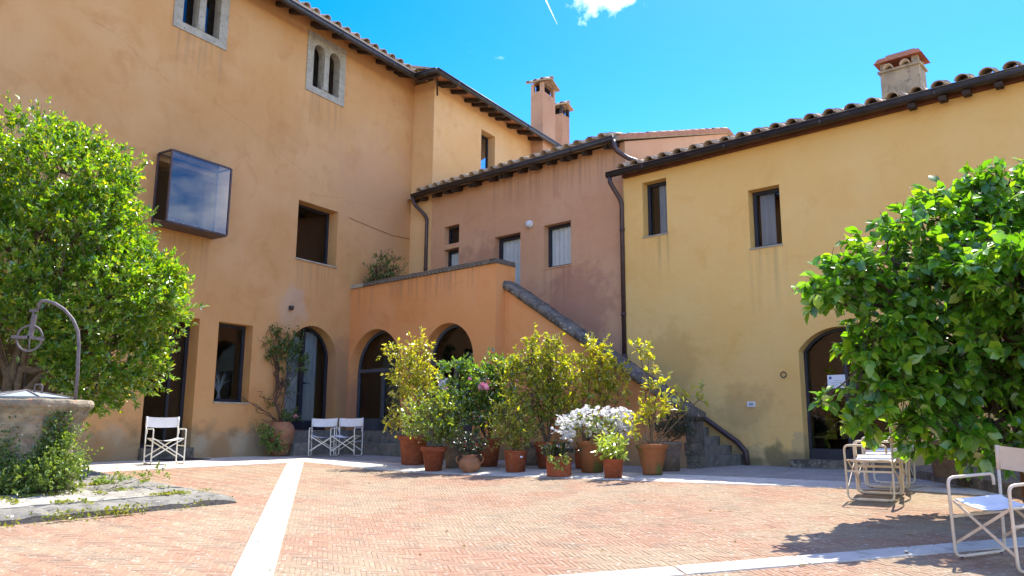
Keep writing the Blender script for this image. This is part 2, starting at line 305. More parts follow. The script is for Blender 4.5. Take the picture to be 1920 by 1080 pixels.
M['vine'] = rough_mat('vine_wood', (0.075, 0.040, 0.028, 1), (0.11, 0.065, 0.045, 1), None, 9, 0.95, 0.5)
M['lf_pom'] = leaf_mat('pomegranate_leaf', (0.055, 0.145, 0.008, 1), (0.155, 0.3, 0.014, 1), (0.44, 0.32, 0.02, 1), 0.52, 0.10, 0.32, 0.5)
M['lf_big'] = leaf_mat('broad_glossy_leaf', (0.05, 0.16, 0.012, 1), (0.14, 0.32, 0.018, 1), (0.32, 0.42, 0.022, 1),  0.52, 0.08, 0.35, 0.6)
M['lf_yel'] = leaf_mat('yellow_green_leaf', (0.18, 0.235, 0.017, 1), (0.36, 0.37, 0.024, 1), (0.54, 0.43, 0.03, 1), 0.52, 0.12)
M['lf_mid'] = leaf_mat('camellia_leaf', (0.065, 0.13, 0.014, 1), (0.175, 0.25, 0.02, 1), (0.36, 0.34, 0.028, 1), 0.52, 0.16)
M['lf_dark'] = leaf_mat('dark_camellia_leaf', (0.04, 0.1, 0.018, 1), (0.11, 0.22, 0.026, 1), (0.26, 0.34, 0.03, 1), 0.50, 0.2)
M['lf_olive'] = leaf_mat('olive_leaf', (0.1, 0.145, 0.014, 1), (0.26, 0.3, 0.022, 1), (0.46, 0.41, 0.032, 1), 0.52, 0.12)
M['lf_deep'] = leaf_mat('deep_green_leaf', (0.010, 0.028, 0.010, 1), (0.030, 0.062, 0.016, 1), (0.13, 0.06, 0.02, 1), 0.25, 0.14)
M['lf_pale'] = leaf_mat('pale_green_leaf', (0.2, 0.26, 0.045, 1), (0.38, 0.52, 0.1, 1), (0.52, 0.5, 0.16, 1), 0.35, 0.12)
M['lf_weed'] = leaf_mat('weed_leaf', (0.075, 0.14, 0.03, 1), (0.17, 0.26, 0.055, 1), (0.34, 0.38, 0.12, 1), 0.4, 0.06)
M['lf_ivy'] = leaf_mat('creeper_leaf', (0.03, 0.075, 0.014, 1), (0.08, 0.15, 0.02, 1), (0.17, 0.21, 0.03, 1), 0.35, 0.08)
M['lf_moss'] = leaf_mat('moss_leaf', (0.10, 0.14, 0.015, 1), (0.22, 0.25, 0.02, 1), (0.32, 0.30, 0.04, 1), 0.3, 0.03)
M['lf_dry'] = leaf_mat('dry_leaf', (0.13, 0.08, 0.02, 1), (0.25, 0.18, 0.04, 1), (0.30, 0.22, 0.05, 1), 0.2, 0.05)
M['petal_w'] = leaf_mat('white_petal', (0.86, 0.86, 0.84, 1), (0.9, 0.89, 0.88, 1), (0.9, 0.87, 0.86, 1), 0.68, 0.0)
M['petal_p'] = leaf_mat('pink_petal', (0.68, 0.22, 0.36, 1), (0.76, 0.36, 0.50, 1), (0.80, 0.50, 0.60, 1), 0.15, 0.03)
M['petal_r'] = leaf_mat('red_petal', (0.45, 0.03, 0.05, 1), (0.6, 0.06, 0.12, 1), (0.7, 0.1, 0.2, 1), 0.2, 0.03)

def brick_mat():
    m, t, b, o = newmat('paving_brick')
    v = mapping(t, kind='Object')
    tc = N(t, 'ShaderNodeNewGeometry'); oi = N(t, 'ShaderNodeObjectInfo')
    pos = tc.outputs['Position']
    rr = math_n(t, 'FRACT', math_n(t, 'ADD', tc.outputs['Random Per Island'], math_n(t, 'MULTIPLY', oi.outputs['Random'], 5.7)))
    c = mix(t, rr, (0.30, 0.172, 0.108, 1), (0.325, 0.195, 0.122, 1))
    w = ramp(t, noise(t, pos, 0.8, 7, 0.68), 0.40, 0.58)
    c = mix(t, math_n(t, 'MULTIPLY', w, 0.9), c, (0.315, 0.236, 0.15, 1))
    c = mix(t, math_n(t, 'MULTIPLY', ramp(t, noise(t, pos, 2.4, 6, 0.66), 0.50, 0.66), 0.5), c, (0.21, 0.165, 0.115, 1))
    c = mix(t, math_n(t, 'MULTIPLY', ramp(t, noise(t, pos, 26, 5, 0.65), 0.58, 0.66), 0.6), c, (0.60, 0.56, 0.48, 1))
    c = mix(t, math_n(t, 'MULTIPLY', ramp(t, noise(t, pos, 70, 3, 0.65), 0.60, 0.68), 0.4), c, (0.16, 0.12, 0.09, 1))
    c = mix(t, 1.0, c, math_n(t, 'MULTIPLY_ADD', rr, 0.14, 0.93), 'MULTIPLY')
    t.links.new(c, b.inputs['Base Color']); b.inputs['Roughness'].default_value = 0.92; b.inputs['Specular IOR Level'].default_value = 0.2
    bump(t, b, noise(t, pos, 90, 5, 0.6), 0.5, 0.006)
    return m
M['brick'] = brick_mat()
M['mortar'] = rough_mat('sandy_mortar', (0.31, 0.21, 0.14, 1), (0.28, 0.19, 0.125, 1), (0.24, 0.17, 0.112, 1), 1.5, 0.98, 0.5, kind='Object')

# ------------------------------------------------------------------ mesh builder
class MB:
    def __init__(s): s.v = []; s.f = []; s.n = 0
    def add(s, V, F):
        o = len(s.v); s.v.extend([tuple(p) for p in V]); s.f.extend([tuple(i + o for i in f) for f in F]); return s
    def box(s, x0, x1, y0, y1, z0, z1, j=0.0):
        V = [(x, y, z) for z in (z0, z1) for x, y in ((x0, y0), (x1, y0), (x1, y1), (x0, y1))]
        if j: V = [(x + rnd.uniform(-j, j), y + rnd.uniform(-j, j), z + rnd.uniform(-j, j)) for x, y, z in V]
        return s.add(V, [(0, 3, 2, 1), (4, 5, 6, 7), (0, 1, 5, 4), (1, 2, 6, 5), (2, 3, 7, 6), (3, 0, 4, 7)])
    def bar(s, a, b, w, h, up=(0, 0, 1)):
        a, b = Vector(a), Vector(b); d = (b - a).normalized(); u = Vector(up)
        x = d.cross(u)
        if x.length < 1e-4: x = d.cross(Vector((1, 0, 0)))
        x.normalize(); z = x.cross(d).normalized()
        V = [p + x * sx * w / 2 + z * sz * h / 2 for p in (a, b) for sx, sz in ((-1, -1), (1, -1), (1, 1), (-1, 1))]
        return s.add(V, [(0, 1, 2, 3), (7, 6, 5, 4), (0, 4, 5, 1), (1, 5, 6, 2), (2, 6, 7, 3), (3, 7, 4, 0)])
    def tube(s, pts, r, n=8, cap=True):
        pts = [Vector(p) for p in pts]; k = len(pts); rs = r if isinstance(r, (list, tuple)) else [r] * k
        t0 = (pts[1] - pts[0]).normalized()
        nrm = t0.cross(Vector((0, 0, 1)));
        if nrm.length < 1e-3: nrm = t0.cross(Vector((1, 0, 0)))
        nrm.normalize(); V = []; prev = t0
        for i, p in enumerate(pts):
            if i == 0: t = t0
            elif i == k - 1: t = (pts[i] - pts[i - 1]).normalized()
            else:
                t = (pts[i + 1] - pts[i]).normalized() + (pts[i] - pts[i - 1]).normalized()
                t = t.normalized() if t.length > 1e-6 else prev
            q = prev.rotation_difference(t); nrm = (q @ nrm).normalized(); prev = t
            bn = t.cross(nrm)
            for a in range(n):
                an = 2 * math.pi * a / n; V.append(p + (nrm * math.cos(an) + bn * math.sin(an)) * rs[i])
        F = [(i * n + a, i * n + (a + 1) % n, (i + 1) * n + (a + 1) % n, (i + 1) * n + a) for i in range(k - 1) for a in range(n)]
        if cap: F += [tuple(range(n - 1, -1, -1)), tuple(range((k - 1) * n, k * n))]
        return s.add(V, F)
    def lathe(s, prof, n=28, c=(0, 0, 0), jit=0.0):
        V = []; k = len(prof)
        for r, z in prof:
            for a in range(n):
                an = 2 * math.pi * a / n; rr = r * (1 + rnd.uniform(-jit, jit)); V.append((c[0] + rr * math.cos(an), c[1] + rr * math.sin(an), c[2] + z))
        F = [(i * n + a, i * n + (a + 1) % n, (i + 1) * n + (a + 1) % n, (i + 1) * n + a) for i in range(k - 1) for a in range(n)]
        return s.add(V, F)
    def poly(s, loop3, flip=False):
        o = len(s.v); s.v.extend([tuple(p) for p in loop3]); tri = tessellate_polygon([[Vector(p) for p in loop3]])
        s.f.extend([tuple(o + i for i in (t if not flip else t[::-1])) for t in tri]); return s
    def prism(s, loop, z0, z1):
        """vertical prism over an (x, y) loop"""
        n = len(loop); V = [(x, y, z0) for x, y in loop] + [(x, y, z1) for x, y in loop]
        F = [(i, (i + 1) % n, n + (i + 1) % n, n + i) for i in range(n)]
        s.add(V, F); s.poly([(x, y, z1) for x, y in loop]); s.poly([(x, y, z0) for x, y in loop], True); return s
    def sheet(s, outline, holes, y=0.0):
        """wall face in the x-z plane with openings and their reveals; holes = [(loop, depth)]"""
        loops = [[Vector((x, z, 0)) for x, z in outline]] + [[Vector((x, z, 0)) for x, z in h] for h, d in holes]
        flat = [p for l in loops for p in l]; o = len(s.v)
        s.v.extend([(p.x, y, p.y) for p in flat])
        for t in tessellate_polygon(loops):
            a, b, c = (flat[i] for i in t)
            cr = (b.x - a.x) * (c.y - a.y) - (b.y - a.y) * (c.x - a.x)
            if abs(cr) < 1e-9: continue
            s.f.append(tuple(o + i for i in (t if cr > 0 else t[::-1])))
        for h, d in holes:
            n = len(h); o = len(s.v)
            s.v.extend([(x, y, z) for x, z in h] + [(x, y + d, z) for x, z in h])
            s.f.extend([(o + i, o + (i + 1) % n, o + n + (i + 1) % n, o + n + i) for i in range(n)])
        return s
    def ring(s, outer, inner, y0, y1):
        """frame between two x-z loops of equal length"""
        n = len(outer); o = len(s.v)
        for L, y in ((outer, y0), (inner, y0), (inner, y1), (outer, y1)): s.v.extend([(x, y, z) for x, z in L])
        for i in range(n):
            j = (i + 1) % n
            for k in range(4):
                m = (k + 1) % 4
                s.f.append((o + k * n + i, o + k * n + j, o + m * n + j, o + m * n + i))
        return s
    def np(s, V, F):
        o = len(s.v); s.v.extend(map(tuple, V.tolist())); s.f.extend(map(tuple, (F + o).tolist())); return s
    def mesh(s, name, mat, smooth=False):
        me = bpy.data.meshes.new(name); me.from_pydata(s.v, [], s.f)
        if mat is not None: me.materials.append(mat)
        if smooth: me.polygons.foreach_set('use_smooth', [True] * len(me.polygons))
        me.update(); return me
    def build(s, name, mat, parent=None, smooth=False, loc=None, rz=0.0):
        o = bpy.data.objects.new(name, s.mesh(name, mat, smooth)); col.objects.link(o)
        if parent is not None: o.parent = parent
        if loc is not None: o.location = loc
        if rz: o.rotation_euler = (0, 0, rz)
        return o

def tag(o, label=None, cat=None, group=None, kind=None):
    if label: o['label'] = label
    if cat: o['category'] = cat
    if group: o['group'] = group
    if kind: o['kind'] = kind
    return o
def thing(name, label, cat, loc=(0, 0, 0), rz=0.0, group=None):
    o = bpy.data.objects.new(name, None); col.objects.link(o); o.location = loc; o.rotation_euler = (0, 0, rz); o.empty_display_size = 0.2
    return tag(o, label, cat, group)
def inst(name, me, parent, loc, rot=(0, 0, 0), sc=(1, 1, 1)):
    o = bpy.data.objects.new(name, me); col.objects.link(o); o.parent = parent; o.location = loc; o.rotation_euler = rot; o.scale = sc
    return o
def copy_tree(o, parent=None):
    c = o.copy(); col.objects.link(c)
    if parent is not None: c.parent = parent
    for ch in list(o.children): copy_tree(ch, c)
    return c
def rect(x0, x1, z0, z1): return [(x0, z0), (x1, z0), (x1, z1), (x0, z1)]
def arch(x0, x1, z0, zs, zc, n=20):
    """opening with an arched head: spring zs, crown zc"""
    cx, hw, rise = (x0 + x1) / 2, (x1 - x0) / 2, zc - zs
    if rise < hw * 0.98:
        rad = (hw * hw + rise * rise) / (2 * rise); cz = zc - rad; a0 = math.asin(hw / rad)
        top = [(cx + rad * math.sin(a0 - 2 * a0 * i / n), cz + rad * math.cos(a0 - 2 * a0 * i / n)) for i in range(n + 1)]
    else:
        top = [(cx + hw * math.cos(math.pi * i / n), zs + rise * math.sin(math.pi * i / n)) for i in range(n + 1)]
    return [(x0, z0), (x1, z0)] + top
def inset(loop, w):
    n = len(loop); out = []
    for i in range(n):
        p0, p1, p2 = (Vector(loop[(i + k) % n]) for k in (-1, 0, 1))
        d1, d2 = (p1 - p0).normalized(), (p2 - p1).normalized()
        n1, n2 = Vector((-d1.y, d1.x)), Vector((-d2.y, d2.x)); m = (n1 + n2)
        m = m / max(m.length_squared, 1e-6) * 2
        q = p1 + m * w; out.append((q.x, q.y))
    return out

# ------------------------------------------------------------------ ground
def gz(x, y):
    dl = -((x - OL.x) * YL.x + (y - OL.y) * YL.y); dr = -((x - OR.x) * YR.x + (y - OR.y) * YR.y)
    gl = -0.06 * max(0.0, dl - 2.7); gr = -0.075 * max(0.0, dr - 3.6); k = 0.04
    m = max(gl, gr); z = m + k * math.log(math.exp((gl - m) / k) + math.exp((gr - m) / k)) - k * math.log(2) * math.exp(-abs(m) / k)
    return max(min(z, 0.0), -0.62)
def gpt(x, y, dz=0.0): return Vector((x, y, gz(x, y) + dz))
def gnormal(x, y):
    e = 0.2
    return Vector(((gz(x - e, y) - gz(x + e, y)) / (2 * e), (gz(x, y - e) - gz(x, y + e)) / (2 * e), 1)).normalized()

g = MB(); xs = list(np.arange(-26, 30.1, 0.5)); ys = list(np.arange(-20, 36.1, 0.5))
xs = [-600, -120, -50] + xs + [55, 130, 600]; ys = [-600, -120, -45] + ys + [60, 140, 600]
V = [(x, y, gz(x, y) - 0.0055) for y in ys for x in xs]; nx = len(xs)
F = [(j * nx + i, j * nx + i + 1, (j + 1) * nx + i + 1, (j + 1) * nx + i) for j in range(len(ys) - 1) for i in range(nx - 1)]
g.add(V, F); ground = g.build('courtyard_ground', M['mortar'], smooth=True)
tag(ground, 'sandy mortar bed under the courtyard paving', kind='structure')

# --- herringbone brick paving
def edgeR(x): return -4.568 + 0.166 * x
def on_brick(x, y):
    dl = -((x - OL.x) * YL.x + (y - OL.y) * YL.y); xr = (x - OR.x) * XR.x + (y - OR.y) * XR.y; yr = (x - OR.x) * YR.x + (y - OR.y) * YR.y
    xl = (x - OL.x) * XL.x + (y - OL.y) * XL.y
    if dl < 2.78 - 0.1 or yr > edgeR(xr) + 0.02: return False
    if -7.25 < xl < -3.95 and 3.3 < dl < 6.5: return False
    sx = (x + 4.358) * 0.9722 + (y - 15.448) * 0.2342                 # distance across the white strip
    if 0.12 < sx < 0.19: return False
    s2 = (x - 0.371) * -0.1396 + (y - 6.48) * 0.9902
    if -0.16 < s2 < -0.10 and x > -2.2: return False
    return True
paving = bpy.data.objects.new('brick_paving', None); col.objects.link(paving)
tag(paving, 'worn herringbone brick paving of the courtyard', kind='structure')
BL, BW, JT = 0.21, 0.043, 0.003
ua = math.atan2(-0.972, 0.234); cu, su = math.cos(ua), math.sin(ua)
bricks = []
unit = BW
nL = 5                                       # a brick is five widths long
half_ang = math.atan(960 / 1450)
for i in range(-360, 361):
    for j in range(-360, 361):
        k = (i - j) % (2 * nL)
        if k == 0: x0, y0, lx, ly = i * unit, j * unit, nL * unit, unit       # lies along u
        elif k == nL + nL - 1 or False: x0, y0, lx, ly = i * unit, j * unit, unit, nL * unit
        else: continue
        cx, cy = x0 + lx / 2, y0 + ly / 2
        wx, wy = cx * cu - cy * su + 1.0, cx * su + cy * cu + 9.5
        if wy < 3.2 or wy > 17: continue
        if abs(wx) > wy * math.tan(half_ang) + 1.1: continue
        if not on_brick(wx, wy): continue
        bricks.append((wy, wx, lx, ly))
bricks.sort()
def brick_mesh(lx, ly):
    a, b, c = lx / 2 - JT / 2, ly / 2 - JT / 2, 0.0035
    V = [(-a, -b, -0.03), (a, -b, -0.03), (a, b, -0.03), (-a, b, -0.03), (-a, -b, -c), (a, -b, -c), (a, b, -c), (-a, b, -c), (-a + c, -b + c, 0), (a - c, -b + c, 0), (a - c, b - c, 0), (-a + c, b - c, 0)]
    F = [(0, 1, 5, 4), (1, 2, 6, 5), (2, 3, 7, 6), (3, 0, 4, 7), (4, 5, 9, 8), (5, 6, 10, 9), (6, 7, 11, 10), (7, 4, 8, 11), (8, 9, 10, 11)]
    return V, F
bme = {}
for key in ((nL * unit, unit), (unit, nL * unit)):
    mb = MB(); mb.add(*brick_mesh(*key)); bme[key] = mb.mesh('brick', M['brick'])
vis = [b for b in bricks if abs(b[1]) < b[0] * math.tan(half_ang) - 0.02 and (0.74 - gz(b[1], b[0])) / b[0] < 0.192]
first = set(vis[:300])
stuffb = MB()
for b in bricks:
    wy, wx, lx, ly = b
    zz = gz(wx, wy) + rnd.uniform(-0.002, 0.001); nn = gnormal(wx, wy)
    tilt = Matrix.Rotation(ua + rnd.uniform(-0.012, 0.012), 4, 'Z')
    q = Vector((0, 0, 1)).rotation_difference((nn + Vector((rnd.uniform(-.008, .008), rnd.uniform(-.008, .008), 0))).normalized()).to_matrix().to_4x4()
    mt = Matrix.Translation((wx, wy, zz)) @ q @ tilt
    if b in first:
        o = bpy.data.objects.new('brick', bme[(lx, ly)]); col.objects.link(o); o.parent = paving; o.matrix_local = mt
    else:
        Vv, Ff = brick_mesh(lx, ly); stuffb.add([mt @ Vector(p) for p in Vv], Ff)
o = stuffb.build('bricks', M['brick'], paving); o['kind'] = 'stuff'

# --- stone slabs: a wide pavement along both walls and two strips across the brick
pave = bpy.data.objects.new('stone_pavement', None); col.objects.link(pave)
tag(pave, 'pale travertine pavement along the foot of the walls', kind='structure')
def slab(mb_parent, quad, top, name='slab', mat=None, thick=0.05):
    """quad: four world (x, y) corners; follows the ground"""
    cx = sum(p[0] for p in quad) / 4; cy = sum(p[1] for p in quad) / 4; g_ = 0.006; mb = MB()
    q = []
    for x, y in quad:
        d = math.hypot(x - cx, y - cy); s = (d - g_ * 1.4) / d; q.append((cx + (x - cx) * s, cy + (y - cy) * s))
    dz = rnd.uniform(-0.002, 0.002)
    n = 4; c = 0.006
    V = [(x, y, gz(x, y) + top - thick) for x, y in q] + [(x, y, gz(x, y) + top - c + dz) for x, y in q]
    for x, y in q:
        d = math.hypot(x - cx, y - cy); s = (d - c * 1.4) / d; V.append((cx + (x - cx) * s, cy + (y - cy) * s, gz(x, y) + top + dz))
    F = [(i, (i + 1) % 4, 4 + (i + 1) % 4, 4 + i) for i in range(4)] + [(4 + i, 4 + (i + 1) % 4, 8 + (i + 1) % 4, 8 + i) for i in range(4)] + [(8, 9, 10, 11)]
    mb.add(V, F); return mb.build(name, mat or M['travertine'], mb_parent)
def L2(x, y): p = L2W(x, y); return (p.x, p.y)
def R2(x, y): p = R2W(x, y); return (p.x, p.y)
rows = [0.15, -0.62, -1.42, -2.16, -2.80]
for r in range(4):
    x = -10.0 + rnd.uniform(0, 0.8)
    while x < 0.62:
        x1 = min(x + rnd.uniform(0.9, 1.6), 0.62)
        if x1 - x > 0.1: slab(pave, [L2(x, rows[r + 1]), L2(x1, rows[r + 1]), L2(x1, rows[r]), L2(x, rows[r])], 0.010)
        x = x1
for r in range(5):
    x = -12.0 + rnd.uniform(0, 0.8)
    while x < 10.5:
        x1 = x + rnd.uniform(1.0, 1.7)
        f0, f1 = r / 5, (r + 1) / 5
        yb = 0.1
        e = lambda xx, f: yb + (edgeR(min(xx, 3.2)) - yb) * f
        slab(pave, [R2(x, e(x, f1)), R2(x1, e(x1, f1)), R2(x1, e(x1, f0)), R2(x, e(x, f0))], 0.005, mat=M['shaded_grey_slab'] if r < 4 else None)  # inner rows get the shade-darkened slab, the sunlit outer row stays travertine
        x = x1
strip = bpy.data.objects.new('stone_strip', None); col.objects.link(strip)
tag(strip, 'straight white travertine strip running from the corner towards the viewer', kind='structure')
d1 = Vector((0.2342, -0.9722, 0)); p1 = Vector((-4.358, 15.448, 0)); n1 = Vector((0.9722, 0.2342, 0))
s = 0.0
while s < 13.5:
    e = s + rnd.uniform(0.9, 1.4); a, b_ = p1 + d1 * s, p1 + d1 * e
    slab(strip, [(a.x, a.y), (b_.x, b_.y), (b_.x + n1.x * 0.31, b_.y + n1.y * 0.31), (a.x + n1.x * 0.31, a.y + n1.y * 0.31)], 0.007); s = e
strip2 = bpy.data.objects.new('stone_strip', None); col.objects.link(strip2)
tag(strip2, 'white travertine strip crossing in front under the leafy tree shadow', kind='structure')
d2 = Vector((0.9902, 0.1396, 0)); p2 = Vector((0.371, 6.48, 0)) - d2 * 2.5; n2 = Vector((0.1396, -0.9902, 0))
s = 0.0
while s < 10:
    e = s + rnd.uniform(0.9, 1.4); a, b_ = p2 + d2 * s, p2 + d2 * e
    slab(strip2, [(a.x + n2.x * 0.28, a.y + n2.y * 0.28), (b_.x + n2.x * 0.28, b_.y + n2.y * 0.28), (b_.x, b_.y), (a.x, a.y)], 0.009); s = e
# raised stone bed under the right-hand tree
bedloop = [R2(2.27, -1.40), R2(4.85, -4.95), R2(11.0, -4.95), R2(11.0, 0.05), R2(2.27, 0.05)]
mb = MB(); mb.prism(bedloop, -0.35, 0.10)
bed = mb.build('stone_bed', M['lichen']); tag(bed, 'low raised grey stone bed in front of the yellow wall', kind='structure')

# ------------------------------------------------------------------ windows and doors
def glazed(parent, loop, y, fw=0.06, depth=0.06, frame='frame', glass='glass', name='window', bars=(), curtain=None, label=None):
    """frame mesh is the part; pane and curtain are its sub-parts. bars: (x0, x1, z0, z1) glazing bars"""
    mb = MB(); mb.ring(loop, inset(loop, fw), y, y + depth)
    for (x0, x1, z0, z1) in bars: mb.box(x0, x1, y + 0.004, y + depth - 0.004, z0, z1)
    w = mb.build(name, M[frame], parent)
    if label: w['label'] = label
    pb = MB(); pb.sheet(inset(loop, fw * 0.8), [], y + depth * 0.6); pb.build('pane', M[glass], w)
    if curtain:
        for (x0, x1, z0, z1) in curtain:
            cb = MB(); n = max(10, int((x1 - x0) / 0.025)); yy = y + depth + 0.03
            V = []; ph = rnd.uniform(0, 6)
            for i in range(n + 1):
                x = x0 + (x1 - x0) * i / n; w_ = 0.03 * math.sin(x * 44 + ph) + 0.014 * math.sin(x * 97 + ph)
                V += [(x, yy + w_, z0), (x, yy + w_ * 0.7, z1)]
            cb.add(V, [(2 * i, 2 * i + 2, 2 * i + 3, 2 * i + 1) for i in range(n)]); cb.build('curtain', M['curtain'], w, True)
    return w
def sill(parent, x0, x1, z, y0=-0.03, y1=0.4, mat='stone', t=0.03):
    mb = MB(); mb.box(x0, x1, y0, y1, z - t, z + 0.004); return mb.build('sill', M[mat], parent)
def half_tile_mesh(r0=0.125, r1=0.10, ln=0.5, th=0.016, n=8):
    mb = MB(); V = []
    for (y, r) in ((0, r0), (ln, r1)):
        for rr in (r, r - th):
            for a in range(n + 1):
                an = math.pi * a / n; V.append((rr * math.cos(an), y, rr * math.sin(an) * 0.85))
    m = n + 1; F = []
    for a in range(n):
        F += [(a, a + 1, 2 * m + a + 1, 2 * m + a), (m + a + 1, m + a, 3 * m + a, 3 * m + a + 1), (a + 1, a, m + a, m + a + 1), (2 * m + a, 2 * m + a + 1, 3 * m + a + 1, 3 * m + a)]
    F += [(0, 2 * m, 3 * m, m), (n, m + n, 3 * m + n, 2 * m + n)]
    mb.add(V, F); return mb.mesh('roof_tile', M['tile'], True)
TILE = half_tile_mesh(0.118, 0.095)
def tile_rows(parent, x0, x1, y, z, slope, step=0.365, courses=3, stack=3):
    """cover tiles at the eaves: each column ends in a small stack of old tiles"""
    ang = math.atan(slope); x = x0
    while x <= x1:
        for c in range(courses):
            dy = c * 0.40
            inst('roof_tile', TILE, parent, (x + rnd.uniform(-.015, .015), y + dy * math.cos(ang) + rnd.uniform(-.02, .02), z + dy * math.sin(ang) + 0.012 * c),
                 (ang + rnd.uniform(-.03, .03), rnd.uniform(-.06, .06), rnd.uniform(-.05, .05)))
        for q in range(1, stack):
            inst('roof_tile', TILE, parent, (x + rnd.uniform(-.012, .012), y + 0.07 * q, z + 0.022 * q), (ang, rnd.uniform(-.05, .05), rnd.uniform(-.04, .04)))
        x += step + rnd.uniform(-0.02, 0.02)
def roof_slab(parent, x0, x1, y0, z0, y1, z1, t=0.07, mat='tile', name='roof'):
    mb = MB(); V = [(x, y, z + dz) for dz in (0, t) for x, y, z in ((x0, y0, z0), (x1, y0, z0), (x1, y1, z1), (x0, y1, z1))]
    mb.add(V, [(0, 3, 2, 1), (4, 5, 6, 7), (0, 1, 5, 4), (1, 2, 6, 5), (2, 3, 7, 6), (3, 0, 4, 7)])
    return mb.build(name, M[mat], parent)
def gutter(parent, pts, r=0.075):
    mb = MB(); mb.tube(pts, r, 10)
    # half-round trough: flattened top lip
    pts = [Vector(p) for p in pts]
    for a, b in zip(pts[:-1], pts[1:]):
        mb.bar(a + Vector((0, 0, r * 0.80)), b + Vector((0, 0, r * 0.80)), r * 2.15, 0.025)
        d = (b - a).length; k = max(1, int(d / 2.0))
        for i in range(k):
            p = a.lerp(b, (i + 0.5) / k); u = (b - a).normalized() * 0.03; mb.tube([p - u, p + u], r * 1.07, 10)
    return mb.build('gutter', M['gutter'], parent, True)
def rafters(parent, x0, x1, y0, z0, y1, z1, step=0.42, w=0.10, h=0.11):
    x = x0; me = MB(); me.bar((0, y0, z0), (0, y1, z1), w, h); me = me.mesh('rafter', M['wood'])
    while x <= x1:
        inst('rafter', me, parent, (x + rnd.uniform(-.02, .02), 0, rnd.uniform(-.008, .008)), (0, rnd.uniform(-.03, .03), 0)); x += step

# ------------------------------------------------------------------ the tall ochre house (range L)
house = thing('ochre_house', 'tall ochre plastered house on the left with two stone twin-arched windows under its eaves', 'house', OL, AL)
h_w1 = rect(-1.15 + 0.23, 0.29 - 0.22, 9.49, 10.72); h_w2 = None
def twin(cx):
    return [arch(cx - 0.475, cx - 0.085, 9.48, 10.50, 10.70, 10), arch(cx + 0.085, cx + 0.475, 9.48, 10.50, 10.70, 10)]
holesA = [(rect(c - 0.60, c + 0.60, 9.40, 10.85), 0.02) for c in (-0.43, 3.415)]
holesA += [(rect(2.72, 4.11, 4.80, 6.32), 0.42), (rect(-1.02, 0.13, 0.20, 2.965), 0.42), (rect(0.62, 1.56, 1.17, 2.965), 0.36),
           (arch(2.62, 4.28, 0.56, 2.34, 3.17), 0.40), (rect(-1.165, 0.255, 4.93, 6.20), 0.35), (rect(-4.6, -1.85, 1.25, 2.75), 0.36)]
mb = MB(); mb.sheet([(-26, -0.4), (7.3, -0.4), (7.3, 11.27), (-26, 11.27)], holesA)
mb.add([(-26, 0, -.4), (-26, 8, -.4), (-26, 8, 11.2), (-26, 0, 11.2), (7.6, 0.05, -.4), (7.6, 8, -.4), (7.6, 8, 11.2), (7.6, 0.05, 11.2)], [(0, 1, 2, 3), (4, 7, 6, 5), (1, 5, 6, 2)])
mb.build('wall', M['ochre'], house)
# stone twin windows
for cx in (-0.43, 3.415):
    mb = MB(); mb.sheet(rect(cx - 0.695, cx + 0.695, 9.30, 10.97), [(h, 0.24) for h in twin(cx)], -0.025)
    mb.ring(rect(cx - 0.695, cx + 0.695, 9.30, 10.97), rect(cx - 0.60, cx + 0.60, 9.40, 10.85), -0.024, 0.03)
    w = mb.build('twin_window', M['stone'], house)
    cb = MB(); prof = [(0.085, 9.48), (0.085, 9.60), (0.10, 9.62), (0.10, 9.66), (0.070, 9.70), (0.064, 10.30), (0.075, 10.33), (0.075, 10.36), (0.10, 10.44), (0.115, 10.50), (0.0, 10.52)]
    cb.lathe(prof, 14, (cx, 0.075, 0)); cb.box(cx - 0.09, cx + 0.09, -0.03, 0.17, 9.482, 9.60); cb.build('column', M['stone'], w, True)
    for sgn in (-1, 1):
        pb = MB(); pb.sheet(arch(cx + sgn * 0.28 - 0.2, cx + sgn * 0.28 + 0.2, 9.47, 10.5, 10.71, 10), [], 0.225); pb.build('pane', M['glass'], w)
        sb = MB(); sb.box(cx + sgn * 0.28 - 0.2, cx + sgn * 0.28 - 0.05, 0.30, 0.32, 9.45, 10.8); sb.build('shutter', M['blue_board'], w)
    db = MB(); db.box(cx - 0.62, cx + 0.62, 0.60, 0.62, 9.3, 11.0); db.build('room_shade_board', M['dark'], w)  # flat board painted black as the shade behind the two lights
# projecting glass bay
bay = MB(); x0, x1, y0, y1, z0, z1 = -1.19, 0.28, -0.50, -0.02, 4.80, 6.33; t = 0.035
for x in (x0, x1):
    for y in (y0, y1): bay.box(x - t / 2, x + t / 2, y - t / 2, y + t / 2, z0, z1)
for z in (z0, z1):
    for y in (y0, y1): bay.box(x0 + t / 2, x1 - t / 2, y - t / 2 + .001, y + t / 2 - .001, z - t / 2, z + t / 2)
    for x in (x0, x1): bay.box(x - t / 2 + .001, x + t / 2 - .001, y0 + t / 2, y1 - t / 2, z - t / 2, z + t / 2)
w = bay.build('bay_window', M['rust'], house)
for nm, pts in (('pane', [(x0, y0, z0), (x1, y0, z0), (x1, y0, z1), (x0, y0, z1)]),):
    p = MB(); p.add(pts, [(0, 1, 2, 3)]); p.build(nm, M['glass_bay'], w)
for xx in (x0, x1):
    p = MB(); p.add([(xx, y1, z0), (xx, y0, z0), (xx, y0, z1), (xx, y1, z1)], [(0, 1, 2, 3)]); p.build('pane', M['glass_clear'], w)
p = MB(); p.add([(x0, y0, z1), (x1, y0, z1), (x1, y1, z1), (x0, y1, z1)], [(0, 1, 2, 3)]); p.build('pane', M['glass_clear'], w)
p = MB(); p.box(x0, x1, y0, y1, z0 - 0.03, z0 - 0.018); p.build('bay_floor', M['rust'], w)
